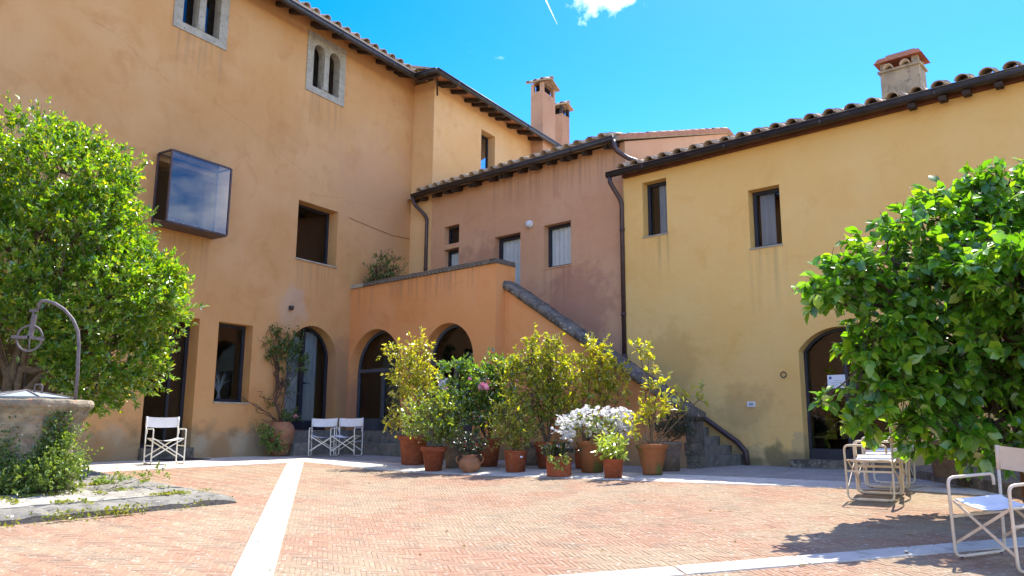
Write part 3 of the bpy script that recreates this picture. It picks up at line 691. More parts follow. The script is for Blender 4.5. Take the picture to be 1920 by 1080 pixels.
for k in range(6):
    b_ = MB(); hh = rnd.uniform(0.09, 0.16); b_.lathe([(0.0, 0), (0.035, 0.0), (0.038, hh * 0.6), (0.014, hh * 0.8), (0.014, hh), (0, hh)], 10, (x0 + 0.2 + k * 0.2, -0.3 + rnd.uniform(-.1, .1), z0 + 0.02))
    b_.build('bottle', M['glass_clear'], w, True)
db = MB(); db.box(-1.2, 0.3, 1.1, 1.12, 4.6, 6.4); db.build('room_shade_board', M['dark'], house)  # near-black board standing in for the unlit room behind the bay
db = MB(); db.box(-1.15, 0.25, 0.36, 0.40, 4.5, 4.94); db.build('inner_ledge', M['brown_in'], house)
# square window, ground door, tall ground window, arched door
glazed(house, rect(2.72, 4.11, 4.815, 6.32), 0.33, 0.065, 0.06, label='square window with dark sunk pane')
sill(house, 2.70, 4.13, 4.815)
glazed(house, rect(-1.02, 0.13, 0.215, 2.965), 0.33, 0.07, 0.06, name='glass_door', bars=((-0.30, -0.24, 0.24, 2.93),))
mb = MB(); mb.box(-0.24, 0.06, 0.42, 0.46, 0.2, 2.95); mb.build('inner_panel', M['brown_in'], house)
sill(house, -1.04, 0.15, 0.21, -0.10, 0.42, 'lichen', 0.22)
wl = glazed(house, rect(0.62, 1.56, 1.185, 2.965), 0.26, 0.075, 0.06, label='tall ground floor window with a white dried branch behind')
sill(house, 0.60, 1.58, 1.185, -0.02, 0.36)
glazed(house, arch(2.62, 4.28, 0.57, 2.34, 3.17), 0.30, 0.07, 0.07, name='arched_door', bars=((3.36, 3.47, 0.6, 3.10), (2.65, 4.25, 0.6, 0.80)),
       curtain=((2.70, 3.36, 0.6, 2.9), (3.47, 3.92, 0.6, 3.05)), glass='glass')
glazed(house, rect(-4.6, -1.85, 1.26, 2.75), 0.26, 0.07, 0.06, bars=((-3.26, -3.19, 1.3, 2.7),))
sill(house, -4.62, -1.83, 1.26, -0.02, 0.36)
# letters stuck on the arched door's glass
def strokes(name, parent, segs, y, mat, w=0.014):
    mb = MB()
    for (a, b, c, d) in segs: mb.bar((a, y, b), (c, y, d), 0.004, w, (0, 0, 1)) if abs(a - c) > abs(b - d) else mb.bar((a, y, b), (c, y, d), w, 0.004, (0, 1, 0))
    return mb.build(name, M[mat], parent)
bx, bz = 2.98, 1.66
strokes('door_letters', house, [(bx, bz, bx, bz + .17), (bx, bz, bx + .09, bz + .0), (bx, bz + .085, bx + .08, bz + .085), (bx, bz + .17, bx + .08, bz + .17), (bx + .095, bz + .0, bx + .09, bz + .085), (bx + .085, bz + .085, bx + .08, bz + .17),
                                (bx + .15, bz, bx + .15, bz + .17), (bx + .15, bz, bx + .25, bz), (bx + .15, bz + .17, bx + .25, bz + .17)], 0.295, 'sticker')
mb = MB(); mb.box(3.47, 3.56, 0.24, 0.27, 1.72, 1.74); mb.box(3.46, 3.48, 0.24, 0.31, 1.71, 1.75); mb.build('door_handle', M['frame'], house)
# a dried white branch standing in the tall window
br = thing('dried_branch', 'white dried branch standing behind the tall ground floor window', 'ornament', L2W(1.10, 0.50, 1.24), AL)
mb = MB()
for k in range(16):
    a = rnd.uniform(-1.0, 1.0); l_ = rnd.uniform(0.28, 0.52); p0 = Vector((0.02 * k / 16, 0, 0.15 + 0.02 * (k % 4)))
    p1_ = p0 + Vector((math.sin(a) * l_ * 0.5, rnd.uniform(-.05, .05), math.cos(a) * l_ * 0.6)); p2_ = p1_ + Vector((math.sin(a * 1.6) * l_ * 0.4, 0, math.cos(a * 1.6) * l_ * 0.4))
    mb.tube([p0, p1_, p2_], [0.009, 0.007, 0.003], 5)
for k in range(4): mb.tube([(0.02, 0, 0.16), (0.02 + (k - 1.5) * 0.06, 0, -0.03)], [0.01, 0.006], 5)
mb.build('branch', M['coral'], br)
# eaves
roofA = roof_slab(house, -26, 7.0, -0.62, 11.06, 4.0, 12.7)
roof_slab(house, -26, 7.0, 8.3, 11.2, 3.99, 12.72, name='back_roof')
mb = MB(); mb.add([(-26, -0.60, 11.045), (7.0, -0.60, 11.045), (7.0, 0.05, 11.275), (-26, 0.05, 11.275)], [(0, 1, 2, 3)]); mb.build('soffit', M['soffit'], house)
rafters(house, -4.0, 6.9, -0.60, 10.97, 0.10, 11.21)
gutter(house, [(-26, -0.66, 10.92), (6.32, -0.66, 10.92)])
tile_rows(house, 0.6, 6.7, -0.66, 11.12, 0.35, courses=1, stack=1)
# thin cable along the wall
mb = MB(); mb.tube([(4.5, -0.012, 6.26), (5.0, -0.012, 6.22), (5.6, -0.012, 6.18), (6.29, -0.012, 6.14), (7.08, -0.02, 6.20)], 0.005, 5); mb.build('cable', M['wood'], house)
# spot light on the wall
lamp = thing('wall_lamp', 'small dark spotlight fixed above the climber on the ochre wall', 'lamp', L2W(2.62, -0.02, 3.52), AL)
mb = MB(); mb.lathe([(0, -0.05), (0.045, -0.05), (0.06, 0.02), (0.06, 0.05), (0, 0.05)], 14); mb.build('lamp_head', M['gutter'], lamp, True, (0, -0.05, 0))
mb = MB(); mb.box(-0.04, 0.04, -0.005, 0.02, -0.05, 0.05); mb.build('bracket', M['iron'], lamp)

# the projecting wing
wing = thing('ochre_wing', 'projecting upper wing of paler ochre with a single narrow window above the pink roof', 'house', OL, AL)
mb = MB()
mb.sheet([(7.10, -0.4), (17, -0.4), (17, 11.10), (7.10, 11.10)], [(rect(9.63, 10.45, 8.75, 10.38), 0.34)], -0.80)
mb.add([(7.10, -0.8, -.4), (7.10, 0.6, -.4), (7.10, 0.6, 11.10), (7.10, -0.8, 11.10), (17, -.8, -.4), (17, 7, -.4), (17, 7, 11.1), (17, -.8, 11.1), (7.10, 7, -.4), (7.1, 7, 11.1)], [(0, 3, 2, 1), (4, 5, 6, 7), (5, 8, 9, 6)])
mb.build('wall', M['ochre2'], wing)
glazed(wing, rect(9.63, 10.45, 8.76, 10.38), -0.52, 0.07, 0.06)
roof_slab(wing, 6.40, 17, -1.42, 10.98, 3.5, 12.7); roof_slab(wing, 6.4, 17, 8, 11.1, 3.49, 12.72, name='back_roof')
mb = MB(); mb.add([(6.42, -1.40, 10.965), (17, -1.40, 10.965), (17, -0.78, 11.115), (6.42, -0.78, 11.115)], [(0, 1, 2, 3)]); mb.build('soffit', M['soffit'], wing)
rafters(wing, 7.25, 13.0, -1.40, 10.885, -0.72, 11.05)
mb = MB(); mb.bar((7.05, -0.95, 10.55), (6.72, -1.18, 10.92), 0.05, 0.06); mb.bar((6.5, -0.62, 10.90), (6.5, -1.42, 10.90), 0.1, 0.12); mb.build('bracket', M['wood'], wing)
gutter(wing, [(6.34, -0.60, 10.94), (6.34, -1.46, 10.94), (14.6, -1.46, 10.94)])
# chimneys of the wing
def chimney(parent, x0, x1, y0, y1, z0, z1, mat, capm='tile', soot=False):
    mb = MB(); mb.box(x0, x1, y0, y1, z0, z1 - 0.34)
    c = mb.build('chimney', M[mat], parent)
    t_ = 0.13
    for xx in (x0, x1 - t_):
        for yy in (y0, y1 - t_): pb = MB(); pb.box(xx + 0.002, xx + t_ - 0.002, yy + 0.002, yy + t_ - 0.002, z1 - 0.34, z1); pb.build('pier', M['soot'] if soot else M[mat], c)
    ib = MB(); ib.box(x0 + t_ + .01, x1 - t_ - .01, y0 + t_ + .01, y1 - t_ - .01, z1 - 0.33, z1 - 0.02); ib.build('flue', M['dark'], c)
    # little gabled cap: two slabs and a row of tiles; ridge runs across the depth of the stack
    cx = (x0 + x1) / 2; e = 0.13; h = (x1 - x0) * 0.28; cb = MB()
    for sg in (-1, 1):
        xa, xb = cx, cx + sg * ((x1 - x0) / 2 + e)
        V = [(xa, y0 - e, z1 + h), (xb, y0 - e, z1), (xb, y1 + e, z1), (xa, y1 + e, z1 + h)]
        V += [(x, y, z + 0.05) for x, y, z in V]
        cb.add(V, [(0, 3, 2, 1), (4, 5, 6, 7), (0, 1, 5, 4), (1, 2, 6, 5), (2, 3, 7, 6), (3, 0, 4, 7)])
    cb.build('cap', M[capm], c)
    gb = MB()
    for yy in (y0 + 0.01, y1 - 0.05): gb.add([(x0, yy, z1), (x1, yy, z1), (cx, yy, z1 + h)], [(0, 1, 2), (2, 1, 0)])
    gb.build('gable', M[mat], c)
    slope = math.atan2(h, (x1 - x0) / 2 + e)
    for sg in (-1, 1):
        for k in range(3):
            yy = y0 - 0.05 + (y1 - y0 + 0.1) * k / 2
            inst('roof_tile', TILE, c, (cx + sg * ((x1 - x0) / 2 + e + 0.02), yy, z1 + 0.03), (slope, 0, sg * math.pi / 2), (0.8, 1.05, 0.7))
    inst('roof_tile', TILE, c, (cx, y0 - e - 0.03, z1 + h + 0.03), (0, 0, 0), (0.9, (y1 - y0 + 2 * e + 0.06) / 0.5, 0.8))
    return c
chimney(wing, 12.83, 13.77, -1.30, -0.79, 9.2, 13.20, 'chimney')
chimney(wing, 17.0 - 0.85, 17.0 - 0.20, -0.30, 0.25, 10.8, 13.72, 'chimney', soot=True)

# ------------------------------------------------------------------ portico with terrace (range R)
CY = -2.369
portico = thing('portico', 'orange plastered portico with two arched glass doors and a walled terrace on top', 'portico', OR, AR)
a1 = arch(-10.93, -8.80, 0.55, 2.075, 3.14); a2 = arch(-8.02, -6.285, 0.55, 2.21, 3.08)
mb = MB(); mb.sheet([(-11.6, -0.4), (-5.605, -0.4), (-5.605, 4.31), (-11.6, 4.31)], [(a1, 0.36), (a2, 0.36)], CY)
# parapet back, returns, terrace floor
mb.add([(-5.605, CY, -.4), (-5.605, CY + 0.64, -.4), (-5.605, CY + 0.64, 4.31), (-5.605, CY, 4.31)], [(0, 1, 2, 3)])
mb.add([(-5.605, CY + 0.64, 3.0), (-5.90, CY + 0.64, 3.0), (-5.90, CY + 0.64, 4.31), (-5.605, CY + 0.64, 4.31)], [(0, 1, 2, 3)])
mb.add([(-5.9, CY + 0.3, 3.3), (-11.6, CY + 0.3, 3.3), (-11.6, CY + 0.3, 4.31), (-5.9, CY + 0.3, 4.31)], [(0, 1, 2, 3)])
mb.add([(-5.9, CY + 0.3, 3.3), (-5.9, CY + 0.64, 3.3), (-5.9, CY + 0.64, 4.31), (-5.9, CY + 0.3, 4.31)], [(3, 2, 1, 0)])
mb.build('wall', M['orange'], portico)
mb = MB(); mb.box(-11.8, -5.62, CY + 0.02, 0.2, 3.2, 3.35); mb.build('terrace_floor', M['soffit'], portico)
glazed(portico, a1, CY + 0.28, 0.075, 0.07, frame='frame_grey', name='arched_door', bars=((-10.86, -8.87, 2.06, 2.15), (-9.92, -9.80, 0.6, 2.06), (-10.86, -8.87, 0.62, 0.86)))
glazed(portico, a2, CY + 0.28, 0.075, 0.07, frame='frame_grey', name='arched_door', bars=((-7.95, -6.35, 2.12, 2.21), (-7.21, -7.09, 0.6, 2.12), (-7.95, -6.35, 0.62, 0.86)))
mb = MB(); mb.box(-11.3, -5.9, 0.0, 0.02, 0, 3.3); mb.build('room_shade_board', M['navy'], portico)  # navy board painted as the unlit space behind the arches
# coping of bricks on edge; the first stretch is a pale slab
mb = MB(); mb.box(-10.98, -10.42, CY - 0.05, CY + 0.34, 4.315, 4.41, 0.006); mb.build('coping_slab', M['stone'], portico)
x = -10.41; cm = MB(); cm.box(-0.066, 0.066, -0.05, 0.36, 0, 0.105); cm = cm.mesh('coping_brick', M['lichen'])
while x < -5.72:
    inst('coping_brick', cm, portico, (x + 0.07, CY + rnd.uniform(-.008, .008), 4.313 + rnd.uniform(-.004, .004)), (0, rnd.uniform(-.02, .02), rnd.uniform(-.02, .02))); x += 0.14
y = CY - 0.02
while y < CY + 0.56:
    inst('coping_brick', cm, portico, (-5.92, y + 0.03, 4.311 + rnd.uniform(-.004, .004)), (0, 0, -math.pi / 2), (1, 0.93, 1)); y += 0.14
# paper notice on the second door
def notice(name, label, origin, rz, w, h):
    t_ = thing(name, label, 'notice', origin, rz)
    mb = MB(); mb.box(-w / 2, w / 2, -0.004, 0.0, -h / 2, h / 2); mb.build('sheet', M['paper'], t_)
    mb = MB(); mb.box(-w * 0.40, -w * 0.26, -0.006, -0.0045, h * 0.18, h * 0.38); mb.build('emblem', M['ink_blue'], t_)
    mb = MB()
    for k, (a, b) in enumerate(((-.1, .3), (-.3, .32), (-.3, .1))): mb.box(w * a, w * b, -0.006, -0.0045, h * (0.05 - 0.16 * k), h * (0.08 - 0.16 * k))
    mb.build('text_lines', M['ink'], t_); return t_
notice('paper_notice', 'white paper notice on the arched door behind the yellowish camellia', R2W(-7.55, CY + 0.265, 1.66), AR, 0.34, 0.30)

# steps in front of the three arched doors
steps = thing('door_steps', 'two low grey stone steps in front of the arched doors in the corner', 'steps', (0, 0, 0))
low = [L2(2.42, 0.02), L2(2.42, -0.62), L2(2.95, -0.80), R2(-10.05, -3.15), R2(-6.0, -3.10), R2(-6.0, CY + .02), R2(-10.9, CY + .02), L2(4.7, 0.02)]
mb = MB(); mb.prism(low, -0.3, 0.285); mb.build('step', M['step'], steps)
hi = [L2(2.55, 0.02), L2(2.55, -0.28), L2(3.7, -0.36), R2(-10.35, -2.72), R2(-6.12, -2.70), R2(-6.12, CY + .02), R2(-10.9, CY + .02), L2(4.7, 0.02)]
mb = MB(); mb.prism(hi, 0.287, 0.555); mb.build('step', M['step'], steps)

# ------------------------------------------------------------------ outside stair
DY = CY + 0.30
stair = thing('outside_stair', 'outside stone stair climbing to the terrace behind a sloping orange wall', 'stair', OR, AR)
topz = lambda x: 0.82 + (-0.985 - x) * (3.76 - 0.82) / (5.605 - 0.985)
mb = MB()
loop = [(-5.65, -0.4), (-1.10, -0.4), (-1.10, topz(-1.10)), (-5.65, topz(-5.65))]
mb.sheet(loop, [], DY); 
V = [(x, y, z) for y in (DY, DY + 0.42) for x, z in loop]
mb.add(V, [(7, 6, 5, 4), (0, 4, 5, 1), (1, 5, 6, 2), (2, 6, 7, 3), (3, 7, 4, 0)])
mb.build('wall', M['orange'], stair)
# coping stones along the slope
sl = math.atan2(topz(-5.6) - topz(-1.2), 4.4); n = 9
xa, xb = -5.66, -0.97
for k in range(n):
    f0, f1 = k / n, (k + 1) / n; u0, u1 = xa + (xb - xa) * f0 + 0.006, xa + (xb - xa) * f1 - 0.006
    mb = MB(); m_ = 6; V = []; F = []
    for i in range(m_ + 1):
        x = u0 + (u1 - u0) * i / m_; zc = topz(x)
        j = lambda s_: rnd.uniform(-s_, s_)
        V += [(x, DY - 0.07 + j(.012), zc + 0.005), (x, DY - 0.085 + j(.014), zc + 0.10 + j(.012)), (x, DY - 0.04 + j(.014), zc + 0.185 + j(.014)), (x, DY + 0.2, zc + 0.205 + j(.014)), (x, DY + 0.44 + j(.014), zc + 0.18 + j(.014)), (x, DY + 0.48 + j(.01), zc + 0.005)]
    for i in range(m_):
        for q in range(6): F.append((i * 6 + q, i * 6 + (q + 1) % 6, (i + 1) * 6 + (q + 1) % 6, (i + 1) * 6 + q))
    F += [tuple(range(5, -1, -1)), tuple(range(m_ * 6, m_ * 6 + 6))]
    mb.add(V, F); mb.build('coping_stone', M['lichen'], stair, True)
# rough end pillar of stacked stones
z = -0.15; 
for k, hh in enumerate((0.36, 0.22, 0.26, 0.20)):
    mb = MB(); mb.box(-1.105 - 0.03 * (k % 2), -0.985 + rnd.uniform(-.015, .01), DY - 0.03, DY + 0.44, z, z + hh - 0.006, 0.012); mb.build('pillar_stone', M['lichen'], stair); z += hh
mb = MB(); mb.box(-1.14, -0.965, DY - 0.06, DY + 0.46, z, z + 0.10, 0.014); mb.build('pillar_stone', M['lichen'], stair)
# treads
ns = 19; rise = 3.33 / ns; run = 4.75 / ns; x = -1.02
for k in range(ns):
    mb = MB(); mb.box(x - run - 0.03, x + rnd.uniform(-.008, .008), DY + 0.425, 0.10, -0.3, (k + 1) * rise, 0.006); mb.build('step', M['step'], stair); x -= run
# ------------------------------------------------------------------ pink house
PY = 0.12
pink = thing('pink_house', 'pinkish plastered house set back above the terrace with small curtained windows', 'house', OR, AR)
hp = [(rect(-10.05, -9.42, 5.83, 6.37), 0.27), (rect(-10.05, -9.42, 4.45, 5.69), 0.27), (rect(-8.03, -7.085, 3.35, 5.745), 0.27), (rect(-6.285, -5.405, 4.63, 5.775), 0.27)]
gable = [(0.0, 7.43), (5.5, 9.20), (9.5, 7.9)]
mb = MB(); mb.sheet([(-13.5, -0.4), (-3.76, -0.4), (-3.76, 7.43), (-13.5, 7.43)], hp, PY)
mb.add([(-3.76, PY, -.4), (-3.76, 9.5, -.4), (-3.76, 9.5, 7.9), (-3.76, 5.5, 9.2), (-3.76, PY, 7.43)], [(0, 1, 2, 3, 4)])
mb.add([(-13.5, PY, -.4), (-13.5, 9.5, -.4), (-13.5, 9.5, 7.9), (-13.5, 5.5, 9.2), (-13.5, PY, 7.43), (-3.76, 9.5, -.4), (-3.76, 9.5, 7.9)], [(4, 3, 2, 1, 0), (1, 2, 6, 5)])
mb.build('wall', M['pink'], pink)
glazed(pink, rect(-10.05, -9.42, 5.83, 6.37), PY + 0.19, 0.055, 0.06)
glazed(pink, rect(-10.05, -9.42, 4.46, 5.69), PY + 0.19, 0.075, 0.06, curtain=((-10.0, -9.44, 4.5, 5.6),), glass='glass_clear')
glazed(pink, rect(-8.03, -7.085, 3.36, 5.745), PY + 0.19, 0.10, 0.06, name='terrace_door', curtain=((-7.95, -7.12, 3.4, 5.66),), glass='glass_clear')
glazed(pink, rect(-6.285, -5.405, 4.645, 5.775), PY + 0.19, 0.075, 0.06, curtain=((-6.22, -5.44, 4.72, 5.70),), glass='glass_clear')
sill(pink, -6.30, -5.39, 4.645, PY - 0.02, PY + 0.27, 'pink', 0.025)
for (x, z0, z1) in ((-9.735, 5.7, 6.5), ): 
    mb = MB(); mb.box(-10.2, -9.3, 1.2, 1.22, 4.3, 6.6); mb.build('room_shade_board', M['dark'], pink)  # black board in place of the shaded room behind these windows
roof_slab(pink, -13.5, -3.70, -0.22, 7.37, 5.5, 9.21, 0.08); roof_slab(pink, -13.5, -3.70, 9.9, 7.8, 5.49, 9.23, 0.08, name='back_roof')
rk = MB(); V = []
for (y, z) in ((-0.2, 7.46), (5.5, 9.30), (9.8, 7.90)): V += [(-3.80, y, z - 0.06), (-3.68, y, z - 0.06), (-3.68, y, z + 0.05), (-3.80, y, z + 0.05)]
rk.add(V, [(0, 1, 2, 3), (11, 10, 9, 8)] + [(s_ * 4 + q, s_ * 4 + (q + 1) % 4, s_ * 4 + 4 + (q + 1) % 4, s_ * 4 + 4 + q) for s_ in range(2) for q in range(4)])
rk.build('verge', M['soffit'], pink)
ang = math.atan2(9.30 - 7.46, 5.7)
for k in range(13):
    f = k / 13; inst('roof_tile', TILE, pink, (-3.78, -0.15 + 5.6 * f, 7.50 + 1.84 * f), (ang + rnd.uniform(-.02, .02), rnd.uniform(-.1, .1), rnd.uniform(-.05, .05)), (0.8, 1, 0.55))
rafters(pink, -11.0, -3.95, -0.20, 7.28, 0.3, 7.44, 0.37, 0.09, 0.10)
gutter(pink, [(-11.05, -0.29, 7.40), (-3.80, -0.29, 7.40)], 0.064)
tile_rows(pink, -10.75, -3.95, -0.32, 7.51, 0.32, courses=2, stack=3)
# downpipes
mb = MB(); mb.tube([(-10.98, -0.29, 7.36), (-10.98, -0.29, 7.22), (-10.92, -0.20, 7.08), (-10.78, -0.02, 6.86), (-10.72, 0.03, 6.72), (-10.72, 0.03, 3.4)], 0.052, 10)
mb.tube([(-10.72, 0.03, 5.2), (-10.72, 0.03, 5.27)], 0.061, 10); mb.build('downpipe', M['pipe'], pink, True)
mb = MB(); mb.tube([(-3.80, -0.29, 7.36), (-3.78, -0.29, 7.20), (-3.74, -0.22, 7.08), (-3.56, -0.05, 6.92), (-3.40, 0.02, 6.84), (-3.30, 0.02, 6.76)], 0.055, 10); mb.build('downpipe', M['pipe'], pink, True)
wl2 = thing('wall_lamp', 'round white bulkhead lamp on the pink wall beside the terrace door', 'lamp', R2W(-6.75, PY - 0.005, 5.89), AR)
mb = MB(); mb.lathe([(0, 0), (0.11, 0), (0.11, 0.035), (0.09, 0.05)], 18); o = mb.build('lamp_base', M['plastic'], wl2, True); o.rotation_euler = (R(90), 0, 0)
mb = MB(); mb.lathe([(0.098, 0.04), (0.09, 0.09), (0.06, 0.125), (0.0, 0.135)], 18); o = mb.build('lamp_globe', M['globe'], wl2, True); o.rotation_euler = (R(90), 0, 0)

# ------------------------------------------------------------------ yellow house
yel = thing('yellow_house', 'long yellow plastered house on the right with two small windows and a round-headed door', 'house', OR, AR)
da = arch(0.20, 1.75, 0.12, 2.17, 2.58)
hf = [(rect(-3.225, -2.59, 4.95, 6.25), 0.30), (rect(-0.67, 0.0, 4.30, 5.55), 0.30), (da, 0.32), (rect(5.4, 6.2, 4.3, 5.6), 0.3)]
mb = MB(); mb.sheet([(-3.74, -0.4), (22, -0.4), (22, 6.58), (-3.74, 6.58)], hf)
mb.add([(-3.74, 0, -.4), (-3.74, 0.5, -.4), (-3.74, 0.5, 6.6), (-3.74, 0, 6.58), (22, 0, -.4), (22, 8, -.4), (22, 8, 6.6), (22, 4, 7.9), (22, 0, 6.58), (-3.74, 8, -.4), (-3.74, 8, 6.6)], [(3, 2, 1, 0), (4, 5, 6, 7, 8), (5, 9, 10, 6)])
mb.build('wall', M['yellow'], yel)
glazed(yel, rect(-3.225, -2.59, 4.965, 6.25), 0.22, 0.075, 0.06, curtain=((-2.98, -2.60, 5.0, 6.2),))
glazed(yel, rect(-0.67, 0.0, 4.315, 5.55), 0.22, 0.075, 0.06, curtain=((-0.55, -0.22, 4.35, 5.5),))
glazed(yel, rect(5.4, 6.2, 4.31, 5.6), 0.22, 0.075, 0.06)
for (x0, x1, z) in ((-3.24, -2.575, 4.965), (-0.685, 0.015, 4.315)): sill(yel, x0, x1, z, -0.02, 0.3)
glazed(yel, da, 0.24, 0.05, 0.06, name='arched_door', frame='frame', bars=((0.94, 1.01, 0.15, 2.5), (0.24, 1.7, 0.15, 0.32)))
mb = MB(); mb.box(0.0, 2.0, -0.22, 0.32, -0.2, 0.125, 0.004); mb.build('threshold', M['lichen'], yel)
mb = MB(); mb.box(-3.6, 8, 2.2, 2.22, 0, 6.5); mb.build('room_shade_board', M['dark'], yel)  # one long black board paints the shade behind all these openings
roof_slab(yel, -3.72, 22, -0.26, 6.56, 4.0, 7.85, 0.08); roof_slab(yel, -3.72, 22, 8.3, 6.5, 3.99, 7.87, 0.08, name='back_roof')
mb = MB(); mb.box(-3.70, 22, -0.12, -0.004, 6.45, 6.555); mb.build('eaves_board', M['fascia'], yel)
for x in (2.55, 3.05, 3.42, 3.9): mb = MB(); mb.box(x, x + 0.12, -0.30, -0.124, 6.36, 6.44); mb.build('bracket', M['wood'], yel)
gutter(yel, [(-4.0, -0.30, 6.52), (22, -0.30, 6.52)], 0.068)
tile_rows(yel, -3.6, 9.0, -0.32, 6.63, 0.30, 0.37, courses=2, stack=3)
mb = MB(); mb.tube([(-3.92, -0.30, 6.48), (-3.91, -0.30, 6.34), (-3.87, -0.22, 6.20), (-3.80, -0.08, 5.98), (-3.78, -0.03, 5.85), (-3.78, -0.03, 2.30)], 0.054, 10)
for zz in (5.2, 3.2): mb.tube([(-3.78, -0.03, zz), (-3.78, -0.03, zz + 0.07)], 0.064, 10)
mb.tube([(-3.78, -0.03, 2.32), (-3.72, -0.06, 2.16), (-1.10, -0.09, 0.42), (-0.93, -0.10, 0.24), (-0.90, -0.10, -0.05)], 0.055, 10); mb.build('downpipe', M['pipe'], yel, True)
# chimney on its roof
mb = MB(); mb.box(1.62, 2.36, 1.60, 2.10, 6.6, 7.98); mb.box(1.58, 2.40, 1.56, 2.14, 7.985, 8.03)
ch = mb.build('chimney', M['chimney_old'], yel)
mb = MB()
for xx in (1.63, 2.23):
    for yy in (1.61, 1.97): mb = MB(); mb.box(xx, xx + 0.12, yy, yy + 0.12, 8.032, 8.24); mb.build('pier', M['chimney_old'], ch)
mb = MB(); mb.add([(1.53, 1.50, 8.19), (2.45, 1.50, 8.19), (2.45, 2.20, 8.19), (1.53, 2.20, 8.19), (1.60, 1.58, 8.31), (2.38, 1.58, 8.31), (2.38, 2.12, 8.31), (1.60, 2.12, 8.31)], [(0, 3, 2, 1), (4, 5, 6, 7), (0, 1, 5, 4), (1, 2, 6, 5), (2, 3, 7, 6), (3, 0, 4, 7)]); mb.build('cap', M['terracotta'], ch)
mb = MB(); mb.box(1.74, 2.30, 1.66, 2.04, 8.312, 8.37, 0.01); mb.build('cap_slab', M['tile'], ch)
for xx in (1.80, 2.12): inst('roof_tile', TILE, ch, (xx, 1.50, 8.03), (0, 0, 0), (0.8, 1.0, 1.0))
notice('paper_notice', 'white paper notice on the dark door of the yellow house beside the broad-leaved tree', R2W(0.80, 0.225, 1.57), AR, 0.33, 0.25)
ring = thing('iron_ring', 'small rusty iron ring on the yellow wall left of the door', 'ring', R2W(-0.11, -0.01, 1.72), AR)
mb = MB(); mb.tube([(0.055 * math.cos(a), -0.02, 0.055 * math.sin(a)) for a in np.linspace(0, 2 * math.pi, 17)], 0.011, 6); mb.build('ring', M['rust'], ring, True)
mb = MB(); mb.tube([(0, 0.01, 0.055), (0, -0.03, 0.055)], 0.013, 6); mb.build('staple', M['rust'], ring)
sock = thing('socket_box', 'small white electric socket box low on the yellow wall', 'socket', R2W(-0.80, -0.005, 1.16), AR)
mb = MB(); mb.box(-0.085, 0.085, -0.03, 0, -0.055, 0.055); mb.build('cover', M['plastic'], sock)
mb = MB(); mb.box(-0.045, 0.045, -0.033, -0.0305, -0.03, 0.03); mb.build('outlet', M['ink'], sock)
mat_ = thing('doormat', 'dark doormat in front of the glass door of the ochre house', 'doormat', L2W(-0.35, -0.42, gz(*L2(-0.35, -0.42)) + 0.012), AL)
mb = MB(); mb.box(-0.5, 0.5, -0.25, 0.25, 0, 0.014); mb.build('mat', M['rubber'], mat_)

